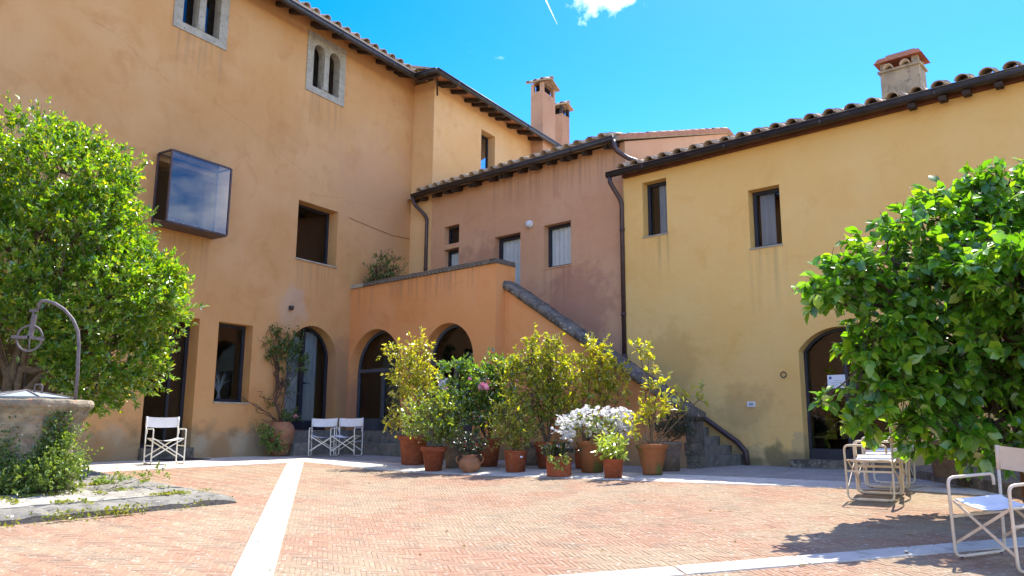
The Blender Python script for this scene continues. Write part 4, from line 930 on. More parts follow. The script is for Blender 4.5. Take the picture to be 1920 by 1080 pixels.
# ------------------------------------------------------------------ director's chairs
def make_chair(name, label, metal, canvas, white_seat=False):
    t_ = thing(name, label, 'chair', group=None)
    W, D, H, A, S = 0.28, 0.245, 0.85, 0.63, 0.455; r = 0.0125
    def corner(a, b, c, k=0.06, n=4):
        a, b, c = Vector(a), Vector(b), Vector(c); p = b + (a - b).normalized() * k; q = b + (c - b).normalized() * k
        return [p.lerp(b, i / n).lerp(b.lerp(q, i / n), i / n) for i in range(n + 1)]
    for sx in (-1, 1):
        x = sx * W; P = [(x, -D + 0.035, A - 0.09), (x, -D + 0.035, A), (x, D, A), (x, D, 0.0125), (x, -D, 0.0125), (x, -D - 0.04, H)]
        pts = [P[0]] + corner(P[0], P[1], P[2], 0.04) + corner(P[1], P[2], P[3]) + corner(P[2], P[3], P[4]) + corner(P[3], P[4], P[5]) + [P[5]]
        mb = MB(); mb.tube(pts, r, 8); fr = mb.build('side_frame', M[metal], t_, True)
        fb = MB()
        for yy in (-D + 0.05, D - 0.05): fb.box(x - 0.014, x + 0.014, yy - 0.012, yy + 0.012, 0.0, 0.010)
        fb.build('foot_pad', M['rubber'], fr)
        mb = MB(); mb.bar((x - sx * 0.018, -D + 0.0, 0.33), (x - sx * 0.018, D, 0.33), 0.006, 0.022); mb.build('side_rail', M[metal], t_)
        mb = MB(); mb.tube([(x - sx * 0.03, -D + 0.01, S), (x - sx * 0.03, D - 0.01, S)], 0.010, 8); mb.build('seat_rail', M[metal], t_, True)
    for yy, o_ in ((D - 0.012, 0.010), (-D + 0.02, 0.010)):
        for sx in (-1, 1):
            mb = MB(); mb.bar((-sx * W, yy + sx * o_, 0.12), (sx * (W - 0.03), yy + sx * o_, S), 0.007, 0.021); mb.build('cross_brace', M[metal], t_)
    sg = 0.05; n = 10; mb = MB(); V = []
    for i in range(n + 1):
        u = -1 + 2 * i / n; x = u * (W - 0.03); z = S + 0.012 - sg * (1 - u * u)
        for j in range(5): V.append((x, -D + 0.02 + (2 * D - 0.05) * j / 4, z + rnd.uniform(-.002, .002)))
    F = [(i * 5 + j, i * 5 + j + 1, (i + 1) * 5 + j + 1, (i + 1) * 5 + j) for i in range(n) for j in range(4)]
    mb.add(V, F); mb.add([(x, y, z - 0.006) for x, y, z in V], [f[::-1] for f in F]); mb.build('seat', M['canvas_w' if white_seat else canvas], t_, True)
    mb = MB(); V = []
    for i in range(n + 1):
        u = -1 + 2 * i / n; x = u * (W + 0.004)
        for j in range(4):
            z = H - 0.185 + 0.185 * j / 3 - (0.014 * (1 - u * u) if j in (0, 3) else 0); y = -D - 0.04 * z / H - 0.045 * (1 - u * u) + rnd.uniform(-.003, .003); V.append((x, y, z))
    F = [(i * 4 + j, (i + 1) * 4 + j, (i + 1) * 4 + j + 1, i * 4 + j + 1) for i in range(n) for j in range(3)]
    mb.add(V, F); mb.add([(x, y - 0.008, z) for x, y, z in V], [f[::-1] for f in F])
    for sx in (-1, 1): mb.tube([(sx * W, -D - 0.032, H - 0.19), (sx * W, -D - 0.041, H + 0.004)], 0.0165, 8)
    mb.build('backrest', M[canvas], t_, True)
    return t_
def put_chair(c, x, y, front, label=None, group=None, flat=False):
    """front: (dx, dy) the way the sitter faces"""
    a = math.atan2(front[1], front[0]) - math.pi / 2
    q = Vector((0, 0, 1)).rotation_difference(gnormal(x, y)); c.rotation_mode = 'QUATERNION'
    c.rotation_quaternion = q @ Matrix.Rotation(a, 4, 'Z').to_quaternion(); c.location = gpt(x, y, 0.012)
    if label: c['label'] = label
    if group: c['group'] = group
    return c
G_CH = 'folding director chairs around the courtyard'
ch0 = make_chair('director_chair', '', 'chair_w', 'canvas_w')
put_chair(ch0, -6.32, 14.42, (0.62, -0.78), 'white director chair standing alone before the ochre house glass door', G_CH)
c1 = put_chair(copy_tree(ch0), -4.33, 18.15, (0.13, -0.99), 'white director chair by the corner steps, the one nearer the arched door and urn', G_CH)
c2 = put_chair(copy_tree(ch0), -3.75, 18.0, (-0.17, -0.985), 'white director chair by the corner steps, the one nearer the potted plants', G_CH)
chb = make_chair('director_chair', '', 'chair_b', 'canvas_b', True)
fx, fy = -XR.x * 0.99 - YR.x * 0.10, -XR.y * 0.99 - YR.y * 0.10
p = R2W(2.98, -4.88); put_chair(chb, p.x, p.y, (fx, fy), 'cream director chair nearest the viewer in the row of three side by side', G_CH)
p = R2W(2.90, -4.32); put_chair(copy_tree(chb), p.x, p.y, (fx, fy), 'cream director chair in the middle of the row of three side by side', G_CH)
chw = copy_tree(ch0); p = R2W(2.80, -3.72); put_chair(chw, p.x, p.y, (fx, fy), 'white director chair farthest in the row of three, close to the dark door', G_CH)
put_chair(copy_tree(chb), 3.85, 6.21, (-0.965, -0.26), 'cream director chair in the tree shade at the right edge, cut by the frame', G_CH)

# ------------------------------------------------------------------ leaves
def leaf_template(kind):
    """unit leaf along +y, width in x, normal +z; returns verts, quads/tris (uniform tri array)"""
    if kind == 'small':      # folded rhombus
        V = np.array([(0, 0, 0), (0.5, 0.45, 0.10), (0, 1, -0.06), (-0.5, 0.45, 0.10)], float); F = np.array([(0, 1, 2), (0, 2, 3)])
    elif kind == 'oval':     # three stations, folded and drooping at the tip
        V = np.array([(0, 0, 0), (0.36, 0.25, 0.07), (0, 0.3, 0.0), (-0.36, 0.25, 0.07), (0.42, 0.6, 0.05), (0, 0.62, -0.03), (-0.42, 0.6, 0.05), (0, 1, -0.14)], float)
        F = np.array([(0, 1, 2), (0, 2, 3), (1, 4, 5), (1, 5, 2), (2, 5, 6), (2, 6, 3), (4, 7, 5), (5, 7, 6)])
    elif kind == 'petal':
        V = np.array([(0, 0, 0), (0.45, 0.5, 0.12), (0.25, 1, 0.06), (-0.25, 1, 0.06), (-0.45, 0.5, 0.12)], float); F = np.array([(0, 1, 2), (0, 2, 3), (0, 3, 4)])
    return V, F
def place_leaves(P, D, U, ln, wd, kind, roll=None):
    """P base points, D directions along the leaf, U approximate up (normal) per leaf, sizes arrays -> verts, faces"""
    T, F = leaf_template(kind); n = len(P)
    D = D / np.maximum(np.linalg.norm(D, axis=1, keepdims=True), 1e-6)
    S = np.cross(D, U); S /= np.maximum(np.linalg.norm(S, axis=1, keepdims=True), 1e-6); Nn = np.cross(S, D)
    V = P[:, None, :] + T[None, :, 0, None] * wd[:, None, None] * S[:, None, :] + T[None, :, 1, None] * ln[:, None, None] * D[:, None, :] + T[None, :, 2, None] * ln[:, None, None] * Nn[:, None, :]
    k = len(T); FF = (F[None] + (np.arange(n) * k)[:, None, None]).reshape(-1, 3)
    return V.reshape(-1, 3), FF
def np_mesh(name, V, F, mat, smooth=False):
    me = bpy.data.meshes.new(name); nv, nf = len(V), len(F)
    me.vertices.add(nv); me.vertices.foreach_set('co', V.astype(np.float32).ravel())
    me.loops.add(nf * 3); me.loops.foreach_set('vertex_index', F.astype(np.int32).ravel())
    me.polygons.add(nf); me.polygons.foreach_set('loop_start', np.arange(0, nf * 3, 3, dtype=np.int32)); me.polygons.foreach_set('loop_total', np.full(nf, 3, np.int32))
    if smooth: me.polygons.foreach_set('use_smooth', np.ones(nf, bool))
    me.materials.append(mat); me.update(calc_edges=True); me.validate(); return me
def np_obj(name, V, F, mat, parent, smooth=False):
    o = bpy.data.objects.new(name, np_mesh(name, V, F, mat, smooth)); col.objects.link(o); o.parent = parent; return o
def ell_pts(rs, c, r, n, shell=0.35):
    d = rs.normal(size=(n, 3)); d /= np.linalg.norm(d, axis=1, keepdims=True)
    rad = (shell + (1 - shell) * rs.rand(n, 1) ** 0.55) if shell else rs.rand(n, 1) ** (1 / 3)
    return np.array(c) + d * rad * np.array(r), d
def twig_leaves(rs, base, dirs, tl, per, ln, wd, spread=0.9, up=0.25, droop=0.0):
    """leaves set alternately along short twigs. base (n,3), dirs (n,3)"""
    n = len(base); t_ = rs.rand(n, per) * 0.85 + 0.15
    P = base[:, None, :] + dirs[:, None, :] * (t_ * tl[:, None])[:, :, None]
    P = P.reshape(-1, 3); Dm = np.repeat(dirs, per, axis=0); k = len(P)
    side = rs.normal(size=(k, 3)); D = Dm * 0.5 + side * spread * 0.6; D[:, 2] += up - droop
    U = rs.normal(size=(k, 3)) * 0.75; U[:, 2] += 1.0
    l_ = ln * (0.5 + 0.8 * rs.rand(k)); return P, D, U, l_, l_ * wd * (0.75 + 0.45 * rs.rand(k))
def shrub(parent, ells, leaf, mat, stems_mat, base=(0, 0, 0), seed=1, per=11, tl=0.14, wd=0.45, kind='small', spread=0.9, up=0.25, droop=0.0, stem_r=0.012, name='foliage', nstem=None, density=1.0, stem_every=4):
    """ells: (dx, dy, dz, rx, ry, rz, twigs). A stem leads to every clump, twigs branch from it."""
    rs = np.random.RandomState(seed); PP = []; sb = MB(); b0 = Vector(base)
    for (dx, dy, dz, rx, ry, rz, nt_) in ells:
        c = Vector((dx, dy, dz)); nt_ = max(4, int(nt_ * density * 1.45))
        pts, d = ell_pts(rs, (dx, dy, dz), (rx * 1.25, ry * 1.15, rz * 1.08), nt_)
        dirs = d * 0.7 + rs.normal(size=d.shape) * 0.45; dirs[:, 2] += 0.45; dirs /= np.linalg.norm(dirs, axis=1, keepdims=True)
        tls = tl * (0.6 + 0.8 * rs.rand(nt_)); lg = rs.rand(nt_) < 0.24; tls[lg] *= 1.9; pts = pts + dirs * (lg * tl * 0.7)[:, None]; PP.append(twig_leaves(rs, pts - dirs * tls[:, None] * 0.5, dirs, tls, per, leaf, wd, spread, up, droop))
        low = c - Vector((0, 0, rz * 0.6)); j = lambda s_: Vector((rs.uniform(-s_, s_), rs.uniform(-s_, s_), 0))
        m1_ = b0.lerp(low, 0.4) + j(0.06); m2_ = b0.lerp(low, 0.75) + j(0.05)
        top = c + Vector((0, 0, rz * 0.7))
        sb.tube([b0 + j(0.03), m1_, m2_, low, top], [stem_r, stem_r * 0.85, stem_r * 0.7, stem_r * 0.55, stem_r * 0.2], 6, False)
        for q in range(0, nt_, stem_every):
            e = Vector(pts[q] + dirs[q] * tls[q] * 0.4); s_ = low.lerp(top, rs.uniform(0.0, 0.9)); mid = s_.lerp(e, 0.5) + Vector((0, 0, -0.1 * (e - s_).length)) + j(0.02)
            sb.tube([s_, mid, e], [stem_r * 0.35, stem_r * 0.28, stem_r * 0.15], 4, False)
    P, D, U, l_, w_ = (np.concatenate([p[i] for p in PP]) for i in range(5))
    l_ = l_ * 1.12; w_ = w_ * 1.25; V, F = place_leaves(P, D, U, l_, w_, kind); np_obj(name, V, F, M[mat], parent)
    sb.build('stems', M[stems_mat], parent, True)
    return P

# ------------------------------------------------------------------ potted plants
def pot_profile(kind, rim, base, h):
    if kind == 'lip':
        return [(0.0, 0.0), (base, 0.0), (base + (rim * 0.90 - base) * 0.82, h * 0.80), (rim * 0.97, h * 0.81), (rim, h * 0.84), (rim, h * 0.985), (rim * 0.985, h), (rim * 0.88, h), (rim * 0.86, h * 0.88), (0, h * 0.88)]
    if kind == 'roll':
        return [(0, 0), (base, 0), (base * 1.01, h * 0.1), (rim * 0.86, h * 0.80), (rim * 0.90, h * 0.83), (rim * 0.98, h * 0.87), (rim, h * 0.93), (rim * 0.98, h * 0.98), (rim * 0.93, h), (rim * 0.84, h * 0.98), (rim * 0.82, h * 0.9), (0, h * 0.9)]
    if kind == 'band':
        return [(0, 0), (base, 0), (base + (rim * 0.92 - base) * 0.55, h * 0.56), (base + (rim * 0.94 - base) * 0.56, h * 0.575), (base + (rim * 0.92 - base) * 0.58, h * 0.6), (rim * 0.92, h * 0.80), (rim * 0.95, h * 0.82), (rim * 0.95, h * 0.86), (rim, h * 0.88), (rim, h * 0.985), (rim * 0.97, h), (rim * 0.86, h), (rim * 0.85, h * 0.9), (0, h * 0.9)]
    if kind == 'plain':
        return [(0, 0), (base, 0), (rim * 0.97, h * 0.93), (rim, h * 0.94), (rim, h), (rim * 0.9, h), (rim * 0.88, h * 0.88), (0, h * 0.88)]
    if kind == 'belly':
        return [(0, 0), (base, 0), (base * 0.98, h * 0.06), (rim * 0.92, h * 0.22), (rim, h * 0.42), (rim * 0.98, h * 0.60), (rim * 0.80, h * 0.78), (rim * 0.64, h * 0.84), (rim * 0.64, h * 0.87), (rim * 0.74, h * 0.93), (rim * 0.74, h * 0.96), (rim * 0.60, h), (rim * 0.55, h * 0.92), (0, h * 0.92)]
    if kind == 'jar':
        return [(0, 0), (base, 0), (base * 1.10, h * 0.18), (base * 1.20, h * 0.33), (base * 1.30, h * 0.345), (base * 1.30, h * 0.37), (base * 1.22, h * 0.385), (rim * 0.98, h * 0.60), (rim, h * 0.70), (rim * 0.97, h * 0.80), (rim * 0.82, h * 0.92), (rim * 0.68, h * 0.96), (rim * 0.70, h * 0.985), (rim * 0.66, h), (rim * 0.58, h), (rim * 0.56, h * 0.92), (0, h * 0.92)]
def potted(name, label, cat, x, y, kind, rim, base, h, mat, n=28, group='potted plants along the stair wall', z=None, lip_extra=None):
    d = math.hypot(x, y); x, y = x + x / d * base, y + y / d * base
    t_ = thing(name, label, cat, (x, y, (gz(x, y) if z is None else z) + 0.004), rnd.uniform(0, 0.3), group)
    pr = pot_profile(kind, rim, base, h); mb = MB(); mb.lathe(pr[:-1], n)
    mb.add([], []); mb.build('pot', M[mat], t_, n > 12)
    sb = MB(); sb.lathe([(pr[-2][0], pr[-1][1] - 0.0), (0.0, pr[-1][1] + 0.012)], 16); sb.build('soil', M['soil'], t_)
    return t_
def flower(parent, x, y, z, r, mat, n=22, seed=0, name='flower'):
    rs = np.random.RandomState(seed); th = rs.rand(n) * 2 * np.pi; el = rs.uniform(-0.25, 1.3, n)
    D = np.stack([np.cos(th) * np.cos(el), np.sin(th) * np.cos(el), np.sin(el)], 1); P = np.tile((x, y, z), (n, 1)) + D * r * 0.15
    U = np.cross(D, rs.normal(size=D.shape)); V, F = place_leaves(P, D, U, np.full(n, r), np.full(n, r * 0.85), 'petal')
    return np_obj(name, V, F, M[mat], parent)
P = {}
P[1] = potted('potted_camellia', 'tall yellow-leaved camellia in a big rolled-rim terracotta pot, leftmost of the pots', 'potted plant', -1.90, 15.36, 'roll', 0.31, 0.225, 0.57, 'terracotta')
shrub(P[1], [(.1, 0, 2.15, .17, .17, .32, 34), (-.12, 0, 1.82, .34, .28, .30, 60), (-.42, -.05, 2.22, .20, .12, .09, 14), (-.34, -.1, 1.42, .16, .15, .09, 10), (-.48, -.1, .88, .15, .12, .12, 9), (.15, 0, 1.42, .34, .28, .30, 60), (-.05, -.05, .92, .34, .28, .22, 36), (.3, 0, 1.72, .18, .2, .2, 18)],
      0.075, 'lf_yel', 'bark', (0, 0, 0.5), 11, 10, 0.17, 0.42, droop=0.35, stem_r=0.016)
P[2] = potted('potted_shrub', 'round green shrub in a terracotta pot with a wide collar, second pot from the left', 'potted plant', -1.39, 14.22, 'lip', 0.24, 0.15, 0.43, 'terracotta')
shrub(P[2], [(0, 0, 1.0, .46, .38, .36, 120), (-.15, 0, .72, .36, .3, .2, 50), (.2, -.05, .68, .32, .28, .2, 44), (.25, 0, 1.15, .25, .2, .2, 30)], 0.062, 'lf_mid', 'bark', (0, 0, 0.38), 12, 11, 0.15, 0.42)
P[3] = potted('potted_sapling', 'small pale-leaved sapling in a grey weathered pot between terracotta ones', 'potted plant', -1.06, 14.64, 'plain', 0.165, 0.145, 0.45, 'terra_grey')
shrub(P[3], [(0, 0, .75, .18, .15, .2, 16), (-.1, 0, 1.0, .16, .15, .15, 12)], 0.07, 'lf_yel', 'bark', (0, 0, 0.4), 13, 9, 0.14, 0.4)
P[4] = potted('potted_azalea', 'small dark budding azalea in a round-bellied pot with ring handles', 'potted plant', -0.72, 13.84, 'belly', 0.20, 0.11, 0.31, 'terra_pale')
shrub(P[4], [(0, 0, .50, .25, .22, .18, 80), (0, 0, .40, .2, .18, .1, 30)], 0.042, 'lf_deep', 'bark_dark', (0, 0, 0.28), 14, 12, 0.09, 0.42, stem_r=0.008)
for k in range(9):
    a = rnd.uniform(0, 6.28); flower(P[4], 0.2 * math.cos(a), -abs(0.2 * math.sin(a)), 0.42 + rnd.uniform(0, .2), 0.016, 'petal_r', 8, k, 'bud')
for sg in (-1, 1):
    mb = MB(); mb.tube([(sg * (0.185 + 0.055 * math.sin(a)), 0.0, 0.215 + 0.06 * math.cos(a)) for a in np.linspace(0.1, math.pi - 0.1, 9)], 0.012, 6); mb.build('handle', M['terra_pale'], P[4], True)
P[5] = potted('potted_camellia', 'dark glossy camellia with one large pink flower in a banded terracotta pot', 'potted plant', -0.42, 14.77, 'band', 0.25, 0.17, 0.51, 'terracotta')
shrub(P[5], [(-.35, -.1, 1.32, .50, .32, .30, 110), (-.68, -.05, 1.86, .26, .16, .10, 24), (-.15, 0, 1.72, .30, .22, .13, 34), (.18, 0, 1.80, .30, .2, .22, 40), (-.15, -.1, .88, .48, .32, .17, 70), (.2, 0, 1.25, .3, .25, .3, 50)],
      0.085, 'lf_dark', 'bark_dark', (0, 0, 0.45), 15, 10, 0.16, 0.46, stem_r=0.016)
flower(P[5], -0.10, -0.46, 1.44, 0.092, 'petal_p', 46, 3); flower(P[5], -0.37, -0.42, 1.60, 0.035, 'petal_p', 14, 4, 'flower'); flower(P[5], -0.80, -0.35, 1.42, 0.045, 'petal_p', 14, 5, 'flower')
P[6] = potted('potted_shrub', 'olive-leaved shrub in a straight terracotta pot with a small white sticker', 'potted plant', 0.08, 13.59, 'plain', 0.205, 0.165, 0.36, 'terracotta')
shrub(P[6], [(-.05, 0, .80, .36, .32, .36, 120), (.1, 0, .60, .3, .26, .2, 50), (-.2, 0, 1.0, .2, .2, .2, 26)], 0.05, 'lf_olive', 'bark', (0, 0, 0.32), 16, 11, 0.13, 0.42)
mb = MB(); mb.box(0.02, 0.065, -0.199, -0.193, 0.245, 0.27); mb.build('sticker', M['paper'], P[6])
P[7] = potted('potted_shrub', 'dim shrub in a dark banded pot at the back, in shade beside the stair wall', 'potted plant', 0.40, 15.0, 'band', 0.18, 0.15, 0.42, 'terra_grey')
shrub(P[7], [(-.1, 0, .8, .3, .25, .3, 46)], 0.06, 'lf_mid', 'bark_dark', (0, 0, 0.35), 17, 10, 0.14, 0.42)
P[8] = potted('potted_camellia', 'very tall dense camellia with two leafy tops in a wide terracotta pot', 'potted plant', 0.66, 14.09, 'lip', 0.265, 0.17, 0.46, 'terracotta')
shrub(P[8], [(-.32, 0, 1.80, .32, .28, .36, 90), (.05, 0, 1.72, .34, .28, .42, 110), (-.68, 0, 1.66, .20, .18, .30, 34), (-.3, 0, 1.22, .48, .3, .30, 100), (.32, 0, 1.50, .20, .2, .35, 36), (-.3, 0, 2.22, .10, .1, .14, 12), (.08, 0, 2.20, .14, .1, .16, 18), (.1, 0, 1.0, .35, .28, .2, 40)],
      0.066, 'lf_olive', 'bark', (0, 0, 0.42), 18, 11, 0.15, 0.45, stem_r=0.016)
t9 = thing('potted_succulent', 'low dark-leaved plant with pale trailing stems in an eight-sided terracotta pot', 'potted plant', (0.78, 12.86, gz(0.78, 12.86) + 0.004), 0.2, 'potted plants along the stair wall'); P[9] = t9
mb = MB(); mb.lathe([(0.0, 0.0), (0.205, 0), (0.215, 0.30), (0.222, 0.302), (0.222, 0.315), (0.19, 0.315), (0.185, 0.27)], 8); mb.build('pot', M['terracotta'], t9)
mb = MB(); mb.lathe([(0.186, 0.275), (0, 0.285)], 8); mb.build('soil', M['soil'], t9)
shrub(t9, [(0, .03, .40, .20, .18, .07, 50)], 0.06, 'lf_deep', 'bark_dark', (0, 0, 0.27), 19, 9, 0.08, 0.5, kind='oval', stem_r=0.006)
shrub(t9, [(-.06, -.21, .27, .15, .04, .07, 30), (-.05, -.23, .18, .07, .02, .07, 12)], 0.03, 'lf_pale', 'bark_dark', (-.05, -.15, 0.30), 20, 9, 0.06, 0.5, stem_r=0.004, droop=0.6, name='trailing_foliage')
for k, (a, m_) in enumerate(((-.17, 'petal_r'), (-.02, 'petal_p'), (.0, 'petal_w'), (.12, 'petal_w'), (.19, 'petal_p'))): flower(t9, a, -.08, 0.45, 0.032, m_, 10, k)
P[10] = potted('potted_camellia', 'slender camellia rising above the white azalea, its pot mostly hidden', 'potted plant', 1.27, 14.0, 'plain', 0.15, 0.13, 0.36, 'terracotta')
shrub(P[10], [(.33, 0, 1.78, .19, .18, .32, 56), (.24, 0, 2.14, .13, .1, .14, 18), (0, 0, 1.75, .085, .085, .36, 24), (.0, .1, 1.12, .28, .2, .20, 26), (.62, 0, 1.66, .22, .18, .20, 26), (.68, 0, 1.28, .22, .18, .16, 16), (.35, 0, 1.35, .22, .2, .25, 30)],
      0.075, 'lf_yel', 'bark_dark', (0, 0, 0.32), 21, 10, 0.15, 0.45, stem_r=0.013)
P[11] = potted('potted_azalea', 'white flowering azalea in a large moss-stained terracotta pot', 'potted plant', 1.34, 13.07, 'band', 0.265, 0.175, 0.51, 'terra_moss')
shrub(P[11], [(0, 0, .74, .46, .34, .18, 100)], 0.05, 'lf_mid', 'bark', (0, 0, 0.46), 22, 10, 0.12, 0.4)
rs = np.random.RandomState(5); pts = []
for (c, r, n) in (((0, 0, .80), (.60, .40, .20), 58), ((-.45, -.08, .66), (.20, .22, .16), 14), ((.48, -.12, .80), (.22, .24, .22), 26), ((.60, -.1, .55), (.06, .06, .10), 2), ((-.36, -.2, .50), (.07, .06, .07), 2)):
    q, d = ell_pts(rs, c, r, n, 0.65); q[:, 2] += np.abs(rs.normal(size=n)) * 0.05
    for ctr_ in q: pts.append(ctr_ + rs.normal(size=(rs.randint(5, 11), 3)) * np.array([.045, .045, .035]))
pts = np.concatenate(pts); n = len(pts); k = 6
ctr = np.repeat(pts, k, 0); th = np.tile(np.arange(k) * 2 * np.pi / k, n) + np.repeat(rs.rand(n) * 6, k)
ax = rs.normal(size=(n, 3)) * 0.6; ax[:, 2] += 1.0; ax[:, 1] -= 0.35; ax /= np.linalg.norm(ax, axis=1, keepdims=True)
s1 = np.cross(ax, [0.3, 0.2, 1]); s1 /= np.linalg.norm(s1, axis=1, keepdims=True); s2 = np.cross(ax, s1)
A_, S1, S2 = (np.repeat(v_, k, 0) for v_ in (ax, s1, s2)); D = S1 * np.cos(th)[:, None] + S2 * np.sin(th)[:, None] + A_ * 0.45
V, F = place_leaves(ctr, D, A_, np.full(n * k, 0.036) * (0.8 + 0.4 * rs.rand(n * k)), np.full(n * k, 0.030), 'petal'); o = np_obj('blossom', V, F, M['petal_w'], P[11])
P[12] = potted('potted_rhododendron', 'pale large-leaved young rhododendron in a small plain terracotta pot, frontmost of the pots', 'potted plant', 1.58, 12.24, 'plain', 0.16, 0.135, 0.285, 'terracotta')
shrub(P[12], [(0, 0, .48, .165, .16, .15, 34), (0, 0, .38, .15, .14, .08, 14)], 0.09, 'lf_pale', 'bark', (0, 0, 0.25), 24, 8, 0.08, 0.34, kind='oval', stem_r=0.008, up=0.05)
P[13] = potted('potted_magnolia', 'sparse young magnolia with one long bare branch in a moss-stained rolled-rim pot', 'potted plant', 2.23, 12.48, 'roll', 0.265, 0.155, 0.48, 'terra_moss')
shrub(P[13], [(-.15, 0, .88, .26, .18, .15, 16), (.08, 0, 1.10, .24, .2, .14, 18), (.12, 0, 1.36, .14, .12, .06, 8), (-.16, .05, 2.02, .13, .08, .07, 7), (-.02, .02, 1.86, .10, .06, .05, 5), (.05, .0, 1.62, .05, .05, .04, 3), (.62, .1, 1.24, .12, .08, .03, 5), (.85, .1, 1.20, .10, .06, .03, 4), (-.3, 0, .70, .12, .1, .08, 5)],
      0.095, 'lf_yel', 'bark', (0, 0, 0.42), 25, 6, 0.14, 0.42, kind='oval', stem_r=0.012, stem_every=3)
P[14] = potted('potted_conifer', 'dark fine-leaved shrub in a grey-brown pot close to the foot of the stair', 'potted plant', 2.64, 13.3, 'band', 0.25, 0.19, 0.49, 'terra_grey')
shrub(P[14], [(.1, 0, .76, .26, .22, .20, 110), (.25, 0, .68, .16, .16, .14, 40)], 0.045, 'lf_deep', 'bark_dark', (0, 0, 0.45), 26, 12, 0.12, 0.28)
# the jar with the climber
jar = thing('potted_climber', 'big old terracotta jar with a twisted half-bare climber trained up the ochre wall', 'potted plant', L2W(2.20, -0.42, 0.0), AL)
mb = MB(); mb.lathe(pot_profile('jar', 0.31, 0.20, 0.76)[:-1], 30); mb.build('pot', M['terra_pale'], jar, True)
mb = MB(); mb.lathe([(0.18, 0.70), (0, 0.71)], 16); mb.build('soil', M['soil'], jar)
rs = np.random.RandomState(31); sb = MB()
def wav(a, b, n=7, s_=0.09, y=None):
    a, b = Vector(a), Vector(b); out = []
    for i in range(n + 1):
        p_ = a.lerp(b, i / n)
        if 0 < i < n: p_ += Vector((rs.uniform(-s_, s_), rs.uniform(-.03, .03), rs.uniform(-s_, s_) * 0.6))
        out.append(p_)
    return out
main = [(0.0, 0.0, 0.70), (0.02, 0.1, 0.95), (-0.04, 0.2, 1.2), (0.06, 0.28, 1.5), (0.05, 0.33, 1.8), (0.14, 0.34, 2.0)]
sb.tube(main, [0.035, 0.03, 0.028, 0.024, 0.022, 0.018], 7)
ends = [(-.12, .36, 2.35), (-.30, .36, 2.55), (.12, .36, 2.9), (-.22, .36, 3.0), (.42, .36, 2.8), (.60, .33, 2.55), (.75, .3, 2.2), (.5, .36, 1.7), (.62, .34, 1.25), (-.45, .36, 1.45), (.45, .36, 2.2), (.3, .36, 1.1), (.8, .28, 2.0), (0.0, .36, 2.75), (.2, .36, 2.5)]
for e in ends:
    s_ = main[rs.randint(2, 6)]; sb.tube(wav(s_, e), [0.014, 0.013, 0.012, 0.011, 0.010, 0.008, 0.006, 0.004], 5)
for k in range(26):
    a = ends[rs.randint(len(ends))]; b_ = (a[0] + rs.uniform(-.4, .4), 0.36, a[2] + rs.uniform(-.5, .3)); sb.tube(wav(a, b_, 5, 0.06), [0.008, 0.007, 0.006, 0.005, 0.004, 0.003], 4)
for e in ((-.62, .3, 1.15), (-.95, .3, 1.32), (-.5, .1, .8), (-.6, .2, 1.05)): sb.tube(wav((0, 0, .72), e, 6, .07), 0.009, 5)
sb.build('stems', M['vine'], jar, True)
shrub(jar, [(.05, .3, 2.7, .26, .06, .26, 36), (.35, .3, 2.45, .3, .07, .25, 44), (.55, .28, 2.65, .16, .06, .25, 24), (-.12, .32, 2.3, .16, .05, .25, 18), (.75, .25, 2.15, .18, .06, .25, 22), (.2, .3, 2.05, .2, .05, .15, 10), (.3, .3, 1.55, .2, .05, .2, 10), (.45, .2, .95, .2, .1, .12, 10), (.2, .0, .84, .22, .15, .08, 26), (-.2, .3, 1.1, .2, .05, .12, 6)],
      0.062, 'lf_ivy', 'vine', (0, 0.1, 0.75), 32, 8, 0.13, 0.42, stem_r=0.006)
shrub(jar, [(-.42, -.12, .38, .20, .16, .18, 44), (-.3, -.2, .18, .18, .12, .10, 22), (-.5, 0, .6, .14, .1, .1, 16)], 0.065, 'lf_weed', 'vine', (-.15, 0, 0.7), 33, 8, 0.12, 0.4, stem_r=0.006, name='trailing_foliage', droop=0.4)
flower(jar, 0.27, -0.16, 0.88, 0.05, 'petal_p', 16, 8)
# shrub on the terrace
tp = thing('terrace_shrub', 'straggly half-bare shrub growing behind the parapet at the terrace corner', 'potted plant', R2W(-10.42, CY + 0.62, 3.36), AR)
mb = MB(); mb.lathe(pot_profile('plain', 0.24, 0.18, 0.5)[:-1], 20); mb.build('pot', M['terracotta'], tp, True)
shrub(tp, [(-.15, -.2, 1.15, .26, .15, .14, 50), (-.05, -.2, 1.45, .25, .15, .22, 36), (.28, -.15, 1.5, .35, .18, .32, 36), (.45, -.15, 1.2, .3, .15, .14, 28), (.1, -.2, 1.85, .2, .1, .14, 10), (.75, -.15, 1.35, .22, .15, .2, 12), (.65, -.15, 1.75, .15, .1, .12, 6)], 0.06, 'lf_ivy', 'vine', (0, 0, 0.45), 34, 7, 0.13, 0.4, stem_r=0.010, stem_every=1)

